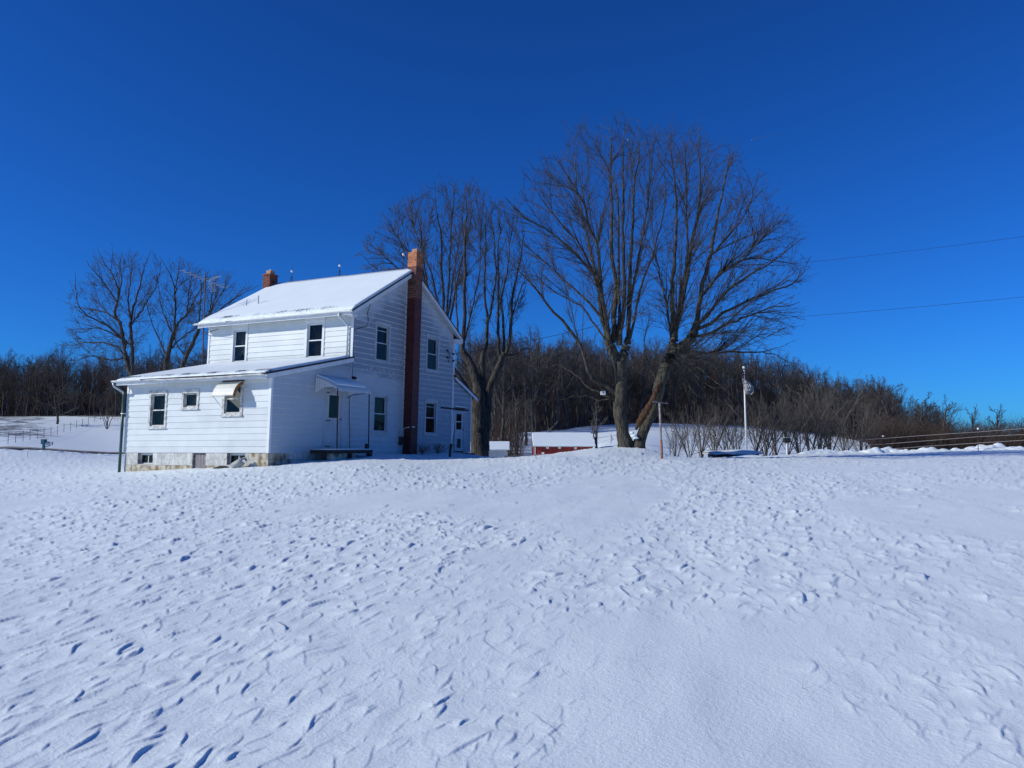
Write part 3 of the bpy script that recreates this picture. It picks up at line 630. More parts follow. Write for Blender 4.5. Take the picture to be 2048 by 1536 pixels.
# eave return at the right gable corner
MB().box(-.218, -.03, 11.30, 11.93, ME_Z - .22, ME_Z - .065, H).build('eave_return', M['trim'], house)
MB().box(-.218, -.03, 3.74, 4.06, ME_Z - .17, ME_Z - .065, H).build('eave_return', M['trim'], house)
def gutter(fn, p0, p1, o, z, m, dz=0., n=7, worn=None):
    b = MB(); k = 8; R = .062; seg = 14
    for i in range(seg + 1):
        p = lerp(p0, p1, i / seg); sag = dz * math.sin(math.pi * i / seg) + random.uniform(-.004, .004)
        for j in range(k + 1):
            a = math.pi * j / k; b.v.append(fn(p, o + R * math.cos(a) * 1.05, z + sag - R * math.sin(a)))
        for j in range(k + 1):
            a = math.pi * (k - j) / k; b.v.append(fn(p, o + (R - .006) * math.cos(a), z + sag - (R - .008) * math.sin(a)))
    w_ = 2 * (k + 1)
    for i in range(seg):
        for j in range(w_): b.f.append((i * w_ + j, i * w_ + (j + 1) % w_, (i + 1) * w_ + (j + 1) % w_, (i + 1) * w_ + j))
    b.f.append(tuple(range(w_))); b.f.append(tuple(seg * w_ + j for j in range(w_))[::-1])
    return b.build('gutter', M[m], house, True)
gutter(FS0, 5.3, 6.74, .455, AE_Z + .03, 'gutter', 0); gutter(FS0, -.05, 5.298, .45, AE_Z + .015, 'gutter_worn', -.03)
gutter(FS1, 5.7, 7.42, .495, ME_Z + .025, 'gutter', 0); gutter(FS1, -.24, 5.698, .49, ME_Z + .02, 'gutter', 0)
# down pipes
MB().tube([FS0(6.70, .44, AE_Z - .05), FS0(6.70, .40, AE_Z - .16), FS0(6.56, .15, AE_Z - .34), FS0(6.545, .10, AE_Z - .45)], .038, 8).build('pipe_elbow', M['galv'], house, True)
MB().tube([FS0(6.545, .10, AE_Z - .38), FS0(6.545, .10, -.95)], .048, 8).build('down_pipe', M['green_pipe'], house, True)
MB().box(6.47, 6.60, .04, .155, 1.25, 1.28, FS0).build('pipe_strap', M['trim'], house)
MB().tube([FS1(.30, .49, ME_Z - .06), FS1(.29, .47, ME_Z - .16), FS1(.20, .15, ME_Z - .40), FS1(.185, .075, ME_Z - .50), FS1(.185, .075, 3.40)], [.04, .04, .038, .036, .036], 8).build('down_pipe', M['gutter'], house, True)
# icicles and eave brackets
for i in range(9):
    p = 4.1 + i * .14 + random.uniform(-.04, .04); l = random.uniform(.08, .26)
    MB().tube([FS0(p, .47, AE_Z - .07), FS0(p, .47, AE_Z - .07 - l)], [.007, .002], 5).build('icicle', M['ice'], house)
# window awning over the kitchen window
wa = MB(); n = 8; a0, a1 = 1.13, 2.02
prof = [(.04, 2.215), (.14, 2.19), (.24, 2.135), (.33, 2.055), (.40, 1.96), (.45, 1.85), (.475, 1.765), (.48, 1.735)]
for (o, z) in prof:
    for a in (a0, a1): wa.v.append(FS0(a, o, z))
for (o, z) in prof:
    for a in (a0, a1): wa.v.append(FS0(a, o - .008, z - .012))
m_ = len(prof) * 2
for i in range(len(prof) - 1):
    wa.f += [(2 * i, 2 * i + 1, 2 * i + 3, 2 * i + 2), (m_ + 2 * i, m_ + 2 * i + 2, m_ + 2 * i + 3, m_ + 2 * i + 1), (2 * i, 2 * i + 2, m_ + 2 * i + 2, m_ + 2 * i), (2 * i + 1, m_ + 2 * i + 1, m_ + 2 * i + 3, 2 * i + 3)]
awn = wa.build('window_awning', M['awning_ivory'], house); awn['label'] = 'curved ivory metal awning on the kitchen window'
ri = MB(); ri.tube([FS0(a0 + .02, o - .03, z - .03) for o, z in prof], .016, 5); ri.tube([FS0(a1 - .02, o - .03, z - .03) for o, z in prof], .016, 5)
ri.tube([FS0((a0 + a1) / 2, o - .03, z - .03) for o, z in prof], .014, 5); ri.build('rib', M['awning_rust'], awn)
MB().tube([FS0(a1 - .01, .46, 1.75), FS0(a1 - .01, .05, 1.38)], .010, 5).build('brace', M['galv'], awn); MB().tube([FS0(a0 + .02, .46, 1.75), FS0(a0 + .02, .05, 1.50)], .010, 5).build('brace', M['galv'], awn)
sg = MB()
for i in range(len(prof) - 1):
    (o, z), (o2, z2) = prof[i], prof[i + 1]; k = len(sg.v)
    sg.v += [FS0(a0 + .004, o - .01, z - .014), FS0(a0 + .004, o2 - .01, z2 - .014), FS0(a0 + .004, max(.035, o2 - .1), z2 - .07), FS0(a0 + .004, max(.035, o - .1), z - .07)]; sg.f.append((k, k + 1, k + 2, k + 3))
sg.build('side_panel', M['awning_rust'], awn)
MB().box(1.12, 2.04, .0, .055, 2.205, 2.245, FS0).build('flashing', M['wood_dark'], awn)
# ---- chimneys
def chimney(fnH, a0, a1, b0, b1, z0, z1, zones, flue=True, name='chimney', par=house, crown=True):
    t = .012
    c = MB().box(a0 + t, a1 - t, b0 + t, b1 - t, z0, z1 - .01, fnH).build(name, M['mortar_dark'], par)
    zc = [z0] + [z[0] for z in zones]
    for zi, (zt, bm, mm) in enumerate(zones):
        if mm != 'mortar_dark': MB().box(a0 + t - .003, a1 - t + .003, b0 + t - .003, b1 - t + .003, zc[zi], zt, fnH).build('mortar', M[mm], c)
        b = MB(); ch = .076; z = zc[zi]; r = 0
        while z < zt - .02:
            zz1 = min(z + ch - .011, zt)
            for side in range(4):
                if side in (0, 1): lo_, hi_ = a0, a1
                else: lo_, hi_ = b0 + .0, b1
                x = lo_ - (.105 if (r + side) % 2 else 0)
                while x < hi_ - .005:
                    p, q = max(x, lo_) + (.0 if x < lo_ else .005), min(x + .21, hi_) - (.0 if x + .21 > hi_ else .005)
                    x += .21
                    if q - p < .015: continue
                    j = random.uniform(-.002, .003)
                    if side == 0: b.box(p, q, b0 - j, b0 + .05, z, zz1, fnH)
                    elif side == 1: b.box(p, q, b1 - .05, b1 + j, z, zz1, fnH)
                    elif side == 2: b.box(a0 - j, a0 + .048, p + .002, q - .002, z, zz1, fnH)
                    else: b.box(a1 - .048, a1 + j, p + .002, q - .002, z, zz1, fnH)
            z += ch; r += 1
        tag(b.build('bricks', M[bm], c), kind='stuff')
    return c
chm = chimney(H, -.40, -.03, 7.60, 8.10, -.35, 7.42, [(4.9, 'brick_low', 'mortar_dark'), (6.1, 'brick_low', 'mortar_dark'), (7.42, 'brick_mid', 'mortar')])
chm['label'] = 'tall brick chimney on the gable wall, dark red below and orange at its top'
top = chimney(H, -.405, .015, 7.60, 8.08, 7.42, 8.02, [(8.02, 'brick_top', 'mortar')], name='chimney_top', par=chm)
MB().box(-.33, -.10, 7.72, 7.98, 8.01, 8.17, H).build('flue_tile', M['terracotta'], chm)
MB().box(-.02, .02, 7.52, 7.595, Z0, 7.0, H).build('edge_strip', M['trim'], house); MB().box(-.035, .0, 8.105, 8.16, Z0, 6.9, H).build('edge_strip', M['trim'], house)
MB().box(-.034, -.0, 8.25, 8.33, 5.6, 6.55, H).build('attic_strip', M['trim'], house)
ch2 = chimney(H, 7.02, 7.42, 7.35, 7.85, 6.4, 7.72, [(7.72, 'brick_mid', 'mortar_dark')]); ch2['label'] = 'short brick chimney at the far end of the ridge'
MB().box(6.99, 7.45, 7.32, 7.88, 7.72, 7.77, H).build('chimney_cap', M['brick_mid'], ch2)
MB().box(7.10, 7.34, 7.46, 7.74, 7.77, 7.95, H).build('flue_tile', M['terracotta'], ch2); MB().ball(H(7.22, 7.6, 7.97), .05, 8, 5).build('snow_cap', M['snow'], ch2)
# ---- side door with porch deck and awning
def door(fn, p0, p1, z0, z1, gl, name, lab, scallop=False, flap=None):
    b = MB(); c = .07
    b.box(p0, p0 + c, -.04, .04, z0, z1, fn).box(p1 - c, p1, -.04, .04, z0, z1, fn).box(p0 + c, p1 - c, -.04, .04, z1 - c, z1, fn)
    g0, g1, h0, h1 = gl; q0, q1, w1 = p0 + c + .004, p1 - c - .004, z1 - c - .004
    d = b.build(name, M['trim_shaded'], house); d['label'] = lab
    l = MB(); l.box(q0, g0, -.02, .018, z0 + .01, w1, fn).box(g1, q1, -.02, .018, z0 + .01, w1, fn).box(g0, g1, -.02, .0175, h1, w1, fn)
    if flap:
        f0, f1, k0, k1 = flap
        l.box(g0, g1, -.02, .0175, k1, h0, fn).box(g0, f0, -.02, .0175, z0 + .01, k1, fn).box(f1, g1, -.02, .0175, z0 + .01, k1, fn).box(f0, f1, -.02, .0172, z0 + .01, k0, fn)
        MB().box(f0 + .01, f1 - .01, -.01, .004, k0, k1, fn).build('cat_flap', M['wood_dark'], d)
        fl = MB(); fl.box(f0 - .03, f0, .018, .034, k0 - .03, k1 + .03, fn).box(f1, f1 + .03, .018, .034, k0 - .03, k1 + .03, fn).box(f0, f1, .018, .033, k1, k1 + .03, fn).box(f0, f1, .018, .033, k0 - .03, k0, fn)
        fl.build('flap_frame', M['trim_worn'], d)
    else: l.box(g0, g1, -.02, .0175, z0 + .01, h0, fn)
    l.build('door_leaf', M['trim_shaded'], d)
    MB().box(g0, g1, -.006, .0, h0, h1, fn).build('pane', M['glass'], d)
    MB().box(g0, g1, -.06, -.05, h0, h1, fn).build('curtain', M['curtain_dark'], d)
    if scallop:
        s = MB(); r = .022
        for (x0, y0, x1, y1) in ((g0, h0, g0, h1), (g1, h0, g1, h1), (g0, h0, g1, h0), (g0, h1, g1, h1)):
            L = math.hypot(x1 - x0, y1 - y0); k = int(L / .05)
            for i in range(k):
                t = (i + .5) / k; s.ball(fn(lerp(x0, x1, t), .02, lerp(y0, y1, t)), r, 6, 4, (1, 1, 1))
        s.build('scalloped_trim', M['trim'], d)
        for zz, lx in ((h0 - .10, .26), (z0 + .06, .28), (h1 + .045, .14)): MB().box(q0 + .02, q0 + .02 + lx, .018, .04, zz, zz + .03, fn).build('hinge', M['iron'], d)
    else:
        MB().box(g0, g1, .0, .022, (h0 + h1) / 2 - .02, (h0 + h1) / 2 + .02, fn).build('glazing_bar', M['trim'], d)
    MB().ball(fn(q1 - .05, .05, h0 - .02 if not flap else .9), .028, 8, 5).build('door_knob', M['iron'], d)
    return d
door(FG, 2.64, 3.66, .05, 2.12, (2.86, 3.44, 1.10, 1.93), 'door', 'white side door with scalloped edge round its glass', True)
door(FG, 11.78, 12.68, -.06, 1.76, (11.93, 12.42, .92, 1.62), 'door', 'white rear door with a cat flap low in it', False, (12.03, 12.38, .10, .50))
MB().box(11.80, 12.72, .02, .05, 1.92, 1.97, FG).build('vent_bar', M['trim'], house); MB().box(11.82, 12.70, .018, .034, 1.86, 1.915, FG).build('vent_slot', M['black'], house)
MB().box(11.72, 12.95, .02, .45, -.26, -.14, FG).build('step', M['wood_dark'], house)
deck = MB().box(1.98, 3.98, .02, 1.12, -.115, .0, FG).build('porch_deck', M['wood_dark'], house)
MB().box(1.99, 3.92, .03, 1.10, .0, .045, FG).build('snow_layer', M['snow'], deck, True)
for i in range(7): MB().box(1.975 + i * .29, 1.975 + i * .29 + .28, 1.121, 1.14, -.11, -.004, FG).build('plank', M['wood_dark'], deck)
for i in range(3):
    for r in range(3): MB().box(2.02 + i * .4 + (.2 if r % 2 else 0), 2.02 + i * .4 + .39 + (.2 if r % 2 else 0), .70, 1.0, -.12 - (r + 1) * .2, -.125 - r * .2, FG).build('block', M['block_stained'], deck)
for b_ in (2.75, 3.9): MB().box(b_, b_ + .14, .93, 1.09, -.8, -.118, FG).build('pier', M['wood_dark'], deck)
MB().box(3.2, 3.75, 1.3, 1.7, -.42, -.32, FG).build('step', M['wood_dark'], deck)
B0, B1, OUT = 2.08, 3.88, 1.06
pa = MB(); n = 22; PR = [(.04, 2.50), (.30, 2.42), (.60, 2.30), (.86, 2.17), (.98, 2.08), (1.06, 1.97)]
for i in range(n * 2 + 1):
    b_ = lerp(B0, B1, i / (n * 2)); dz = .012 * (1 if i % 2 else -1)
    for (o, z) in PR: pa.v.append(FG(b_, o, z + dz))
k = len(PR)
for i in range(n * 2):
    for j in range(k - 1): pa.f.append((i * k + j, (i + 1) * k + j, (i + 1) * k + j + 1, i * k + j + 1))
paw = pa.build('porch_awning', M['white_paint'], house); paw['label'] = 'ribbed white aluminium awning over the side door'
md = paw.modifiers.new('thickness', 'SOLIDIFY'); md.thickness = .012
ps = MB()
for i in range(16):
    b_ = lerp(B0 + .05, B1 - .05, i / 15)
    for (o, z) in PR[:-2]: ps.v.append(FG(b_, o, z + .016))
    for (o, z) in PR[:-2]: ps.v.append(FG(b_, o, z + .062 + .012 * noise(i * .7, o * 4, 3)))
q = len(PR) - 2
for i in range(15):
    A = i * 2 * q; B_ = (i + 1) * 2 * q
    for j in range(q - 1): ps.f.append((A + q + j, B_ + q + j, B_ + q + j + 1, A + q + j + 1)); ps.f.append((A + j, A + j + 1, B_ + j + 1, B_ + j))
    ps.f.append((A + q - 1, A + 2 * q - 1, B_ + 2 * q - 1, B_ + q - 1)); ps.f.append((A, B_, B_ + q, A + q))
for A in (0, 15 * 2 * q):
    for j in range(q - 1): ps.f.append((A + j, A + j + 1, A + q + j + 1, A + q + j))
ps.build('snow_layer', M['snow'], paw, True)
for bs in (B0, B1):
    for i in range(11):
        o0 = .06 + i * .088; o1 = o0 + .066
        zt = float(np.interp(o0, [p[0] for p in PR], [p[1] for p in PR])) - .03; zt1 = float(np.interp(o1, [p[0] for p in PR], [p[1] for p in PR])) - .03
        zb = 1.96 + .15 * min(1, i / 4.) - (.0 if i < 8 else .04 * (i - 8))
        zb = min(zb, zt1 - .05); s_ = MB()
        s_.hexa([FG(bs - .01, o0, zb), FG(bs + .01, o0, zb), FG(bs + .01, o1, zb + .012), FG(bs - .01, o1, zb + .012), FG(bs - .01, o0, zt), FG(bs + .01, o0, zt), FG(bs + .01, o1, zt1), FG(bs - .01, o1, zt1)])
        s_.build('slat', M['white_paint'], paw)
MB().tube([FG(B0, .98, 2.06), FG(B0 + .02, 1.04, .0)], .024, 6).build('awning_post', M['iron'], paw); MB().tube([FG(B1, .98, 2.04), FG(B1 - .0, 1.04, .0)], .024, 6).build('awning_post', M['iron'], paw)
MB().tube([FG(B1 - .06, .05, 1.86), FG(B1 - .06, .35, 1.96), FG(B1 - .06, .95, 2.0)], .014, 6).build('awning_brace', M['iron'], paw)
MB().box(3.86, 3.96, .88, .98, .0, .22, FG).build('boot_scraper', M['iron'], deck)
# wires and fittings fixed to the wall
MB().tube([FG(4.17, .03, 4.95), FG(4.14, .03, 4.35)] + [FG(4.12, .035, z) for z in (3.6, 3.0, 2.6)], .011, 5).build('cable', M['black'], house)
MB().tube([FG(4.85, .24, 5.55), FG(4.88, .06, 5.1), FG(4.98, .04, 4.85), FG(4.92, .035, 4.62), FG(4.60, .035, 4.52), FG(4.15, .035, 4.36)], .012, 5).build('cable', M['black'], house)
MB().tube([FG(4.02, .05, 1.95), FG(4.03, .05, 1.2), FG(4.10, .04, .7), FG(4.12, .05, .06)], .012, 5).build('cable', M['iron'], house)
lf = MB().box(4.10, 4.22, .02, .10, 2.56, 2.66, FG); lf.ball(FG(4.20, .12, 2.60), .055, 8, 5); lf.build('porch_light', M['iron'], house)
ub = MB().box(7.30, 7.50, .02, .14, .58, .78, FG); ub.build('meter_box', M['galv'], house); ub = MB().box(7.31, 7.50, .02, .15, .20, .52, FG); ub.build('meter_box', M['wood_dark'], house)
MB().tube([FG(7.56, .06, .18), FG(7.56, .06, .86), FG(7.60, .3, .90), FG(7.78, .45, .92)], .028, 8).build('conduit', M['white_paint'], house)
for (b_, z) in ((10.85, 4.35), (11.38, 4.25), (10.86, 4.05), (11.38, 3.95)): MB().ball(FG(b_, .09, z), .05, 8, 5).build('insulator', M['black'], house)
MB().tube([FG(10.9, .08, 4.34), FG(11.1, .06, 4.15), FG(11.0, .06, 3.85)], .014, 5).build('cable', M['black'], house)
# peeling patches of bare panel between the storeys
M['patch'] = mat('flaked_panel', (.26, .29, .34), .8, (.46, .49, .52), 9, lo=.42, hi=.6)
for (p0, p1, z0, z1) in ((4.95, 7.45, 2.97, 3.105), (5.75, 7.45, 2.76, 2.90), (6.70, 7.45, 3.39, 3.50), (6.75, 7.45, 3.60, 3.70)):
    MB().box(p0, p1, .012, .0262, z0, z1, FG).build('flaked_panel', M['patch'], house)
# roof fittings
MB().tube([H(5.6, 5.2, 5.85), H(5.6, 5.2, 6.28)], .028, 8).build('vent_pipe', M['galv'], house)

# ---- lightning rods and antenna (things standing on the house)
for (a, b_, zz, hh, lab) in ((6.2, RB, 7.42, .78, 'lightning rod with white ball beside the short ridge chimney'), (3.6, RB, 7.42, .80, 'lightning rod with white ball near the middle of the snowy ridge'), (.38, RB, 7.42, .62, 'lightning rod with white ball just left of the tall chimney')):
    e = empty('lightning_rod', H(a, b_, zz - .05), lab, 'lightning rod', 'lightning rods along the ridge')
    MB().tube([H(a, b_, zz - .1), H(a, b_, zz + hh)], [.016, .008], 6).build('rod', M['iron'], e)
    for k in range(3):
        an = k * 2.1; MB().tube([H(a + .12 * math.cos(an), b_ + .12 * math.sin(an), zz - .05), H(a, b_, zz + .28)], .008, 4).build('leg', M['iron'], e)
    MB().ball(H(a, b_, zz + (.45 if a > 1 else .6)), .055, 10, 7).build('glass_ball', M['white_paint'], e, True)
am = px(411, 548, 32.6); base = px(404, 735, 32.2)
ant = empty('tv_antenna', (base.x, base.y, terrain(base.x, base.y)), 'tall thin mast with rooftop television antenna at the left house corner', 'antenna')
gnd = Vector((base.x - .05, base.y, float(terrain(base.x, base.y)) - .1))
MB().tube([gnd, base, am + Vector((0, 0, .05))], .026, 6).build('mast', M['iron'], ant)
dirb = (px(448, 574, 33.4) - px(364, 541, 32.0)).normalized(); bl = px(364, 541, 32.0); br_ = px(448, 574, 33.4)
MB().tube([bl, br_], .011, 5).build('boom', M['alu'], ant)
side = Vector((.80, .55, .18)).normalized(); Lb = (br_ - bl).length
for i in range(9):
    t = i / 8; c = bl.lerp(br_, t); l = lerp(.16, .30, min(1, t * 1.2)) * (1 if i < 6 else .7)
    MB().tube([c - side * l, c + side * l], .0065, 4).build('element', M['alu'], ant)
s0_ = bl.lerp(br_, .62)
for k, s_ in enumerate((-1, 1)):
    e_ = s0_ + Vector((.36, .1, .22)) if s_ > 0 else s0_ + Vector((.20, .1, -.42))
    MB().tube([s0_, e_], .008, 4).build('boom', M['alu'], ant)
    for i in range(5):
        c = s0_.lerp(e_, .35 + .16 * i); MB().tube([c - Vector((.12, .06, .015)), c + Vector((.12, .06, .015))], .008, 4).build('element', M['alu'], ant)
MB().tube([base + Vector((0, 0, 1.35)), H(6.2, 3.72, 4.74), ], .014, 5).build('bracket', M['iron'], ant)

# ------------------------------------------------------------------ things round the house
e = empty('gas_cylinder', H(1.2, -.25, -.62), 'grey gas cylinder lying tilted against the basement window', 'gas cylinder')
c0 = Vector(H(1.14, -.30, -.53)); c1 = Vector(H(.84, -.24, -.36)); ax = (c1 - c0)
MB().tube([c0 - ax * .12, c0 - ax * .05, c0, c1, c1 + ax * .12, c1 + ax * .2], [.04, .10, .125, .125, .09, .04], 14).build('tank', M['tank'], e, True)
col = MB()
for k in range(9):
    an = k / 8 * 5.2; u_ = ax.normalized().cross(Vector((0, 0, 1))).normalized(); w_ = ax.normalized().cross(u_)
    col.v += [tuple(c1 + ax * .16 + (u_ * math.cos(an) + w_ * math.sin(an)) * .085), tuple(c1 + ax * .42 + (u_ * math.cos(an) + w_ * math.sin(an)) * .085)]
    if k: q = len(col.v); col.f.append((q - 4, q - 2, q - 1, q - 3))
co = col.build('collar', M['white_paint'], e); md = co.modifiers.new('thickness', 'SOLIDIFY'); md.thickness = .012
MB().tube([c1 + ax * .15, c1 + ax * .40], .03, 6).build('valve', M['iron'], e)
bc = MB(); nn = 9
for i in range(nn + 1):
    a = lerp(1.15, 1.85, i / nn); r = .15 * math.sin(math.pi * (i + .6) / (nn + 1.2)) ** .7
    for j in range(7): th_ = math.pi * j / 6; bc.v.append(H(a, -.38 + .22 * math.cos(th_), -.66 + r * math.sin(th_) + .02 * noise(i * .9, j * .8, 5)))
for i in range(nn):
    for j in range(6): bc.f.append((i * 7 + j, i * 7 + j + 1, (i + 1) * 7 + j + 1, (i + 1) * 7 + j))
o = bc.build('black_tarp', M['black'], None, True); tag(o, 'crumpled black tarp in the snow left of the grey cylinder', 'tarp')

# ------------------------------------------------------------------ tree machinery
def tubes(groups, name, m, parent=None, kind=None, add=None):
    V = []; FQ = []; off = 0
    for P, R, n in groups:
        if len(P) == 0: continue
        B, K, _ = P.shape
        T = np.gradient(P, axis=1); T /= np.linalg.norm(T, axis=2, keepdims=True) + 1e-9
        ref = np.where(np.abs(T[..., 2:3]) > .85, np.array([1., .2, 0]), np.array([0, 0, 1.]))
        U = np.cross(T, ref); U /= np.linalg.norm(U, axis=2, keepdims=True) + 1e-9; Wv = np.cross(T, U)
        an = np.arange(n) * 2 * math.pi / n
        X = P[:, :, None, :] + R[:, :, None, None] * (U[:, :, None, :] * np.cos(an)[None, None, :, None] + Wv[:, :, None, :] * np.sin(an)[None, None, :, None])
        V.append(X.reshape(-1, 3)); idx = np.arange(B * K * n).reshape(B, K, n) + off; nx = np.roll(idx, -1, axis=2)
        FQ.append(np.stack([idx[:, :-1], nx[:, :-1], nx[:, 1:], idx[:, 1:]], -1).reshape(-1, 4)); off += B * K * n
    V = np.concatenate(V); FQ = np.concatenate(FQ)
    if add is not None: V = np.concatenate([V, add[0]]); 
    c = (V.max(0) + V.min(0)) / 2
    if parent is None: c[2] = V[:, 2].min()
    me = bpy.data.meshes.new(name); me.vertices.add(len(V)); me.vertices.foreach_set('co', (V - c).ravel())
    me.loops.add(FQ.size); me.loops.foreach_set('vertex_index', FQ.ravel()); me.polygons.add(len(FQ)); me.polygons.foreach_set('loop_start', np.arange(len(FQ)) * 4)
    me.update(calc_edges=True); me.polygons.foreach_set('use_smooth', np.ones(len(FQ), bool)); me.materials.append(m)
    o = link_obj(name, me, c, parent)
    if kind: o['kind'] = kind
    return o
def resample(P, n):
    P = np.array(P, float); s = np.concatenate([[0], np.cumsum(np.linalg.norm(np.diff(P, axis=0), axis=1))]); t = np.linspace(0, s[-1], n)
    Q = np.stack([pchip(s, P[:, k], t) if len(P) > 2 else np.interp(t, s, P[:, k]) for k in range(3)], 1); return Q
def spawn(P, R, k, rg, ang=(25, 45), lf=(.35, .6), n=6, t0=.2, upb=.25, wob=.12, rf=.5, rmin=.005, lref=None, flat=0.0):
    B, K, _ = P.shape
    t = t0 + (1 - t0) * (np.arange(k)[None, :] + rg.random((B, k))) / k; t = np.clip(t, 0, .99)
    f = t * (K - 1); i = np.clip(f.astype(int), 0, K - 2); fr = (f - i)[..., None]; bi = np.arange(B)[:, None]
    O = P[bi, i] * (1 - fr) + P[bi, i + 1] * fr; T = P[bi, i + 1] - P[bi, i]; seg = np.linalg.norm(T, axis=2, keepdims=True); T = T / (seg + 1e-9)
    r = R[bi, i] * (1 - fr[..., 0]) + R[bi, i + 1] * fr[..., 0]
    L = np.linalg.norm(np.diff(P, axis=1), axis=2).sum(1)[:, None]
    if lref is not None: L = np.minimum(L, lref)
    ref = rg.normal(size=O.shape); ref -= (ref * T).sum(2, keepdims=True) * T; ref /= np.linalg.norm(ref, axis=2, keepdims=True) + 1e-9
    a = np.radians(rg.uniform(*ang, size=(B, k)))[..., None]; D = T * np.cos(a) + ref * np.sin(a)
    ln = L * rg.uniform(*lf, size=(B, k)) * (1.04 - .62 * t)
    D = D.reshape(-1, 3); O = O.reshape(-1, 3); ln = ln.reshape(-1); r0 = np.maximum(r.reshape(-1) * rf, rmin)
    out = np.empty((len(O), n, 3)); out[:, 0] = O; st = (ln / (n - 1))[:, None]; d = D
    for j in range(1, n):
        out[:, j] = out[:, j - 1] + d * st
        d = d + np.array([0, 0, upb]) / (n - 1) + rg.normal(size=d.shape) * wob; d /= np.linalg.norm(d, axis=1, keepdims=True)
    RR_ = r0[:, None] * np.linspace(1, .25, n)[None, :]; return out, np.maximum(RR_, rmin * .5)
def inside(poly, u, v):
    r = False; n = len(poly)
    for i in range(n):
        (x0, y0), (x1, y1) = poly[i], poly[(i + 1) % n]
        if (y0 > v) != (y1 > v) and u < (x1 - x0) * (v - y0) / (y1 - y0) + x0: r = not r
    return r
def fill_crown(LP, LR, env, d0, rg, n, lo, hi, tw, wob, bend, npt=8):
    # branches reach from the limbs to points spread through the crown's volume
    us = [p[0] for p in env]; vs = [p[1] for p in env]; cu, cv = np.mean(us), np.mean(vs); ru = (max(us) - min(us)) / 2; T = []
    while len(T) < n:
        u, v = rg.uniform(min(us) - 12, max(us) + 12), rg.uniform(min(vs) - 10, max(vs)); kk = rg.uniform(.94, 1.13) + .05 * math.sin(math.atan2(v - cv, u - cu) * 17)
        if not inside(env, cu + (u - cu) * kk, cv + (v - cv) * kk): continue
        e = min(1, math.hypot(u - cu, (v - cv) * .8) / ru); R = ru * d0 / F * .85 * math.sqrt(max(.06, 1 - e * e)); T.append(px(u, v, d0 + R * rg.uniform(-1, 1)))
    T = np.array(T); K = LP.shape[1]; A = LP.reshape(-1, 3); TG = np.gradient(LP, axis=1).reshape(-1, 3); TG /= np.linalg.norm(TG, axis=1, keepdims=True) + 1e-9; RA = LR.reshape(-1)
    out = []; rad = []
    for t in T:
        w = t - A; L = np.linalg.norm(w, axis=1); c = (w * TG).sum(1) / (L + 1e-9)
        cost = L * (1 + 4.5 * (1 - c)) + np.where(c < .6, 6, 0) + np.where(L < lo, 5, 0) + np.where(L > hi, 3 * (L - hi), 0)
        k = int(np.argmin(cost)); L_ = L[k]; p0 = A[k]
        if L_ > hi * 2.2 or c[k] < .2: continue
        m0 = TG[k] * L_ * .75; m1 = w[k] * 1.1 - m0 * .15 + np.array([0, 0, bend * L_ * .4]); x = np.linspace(0, 1, npt)[:, None]
        Q = (2 * x ** 3 - 3 * x ** 2 + 1) * p0 + (x ** 3 - 2 * x ** 2 + x) * m0 + (-2 * x ** 3 + 3 * x ** 2) * t + (x ** 3 - x ** 2) * m1
        Q[1:] += np.cumsum(rg.normal(size=(npt - 1, 3)), axis=0) * wob * L_ / npt; out.append(Q)
        r0 = min(RA[k] * .55, .0035 * L_ + tw * 1.2); rad.append(np.linspace(r0, tw, npt))
    return np.array(out), np.array(rad)
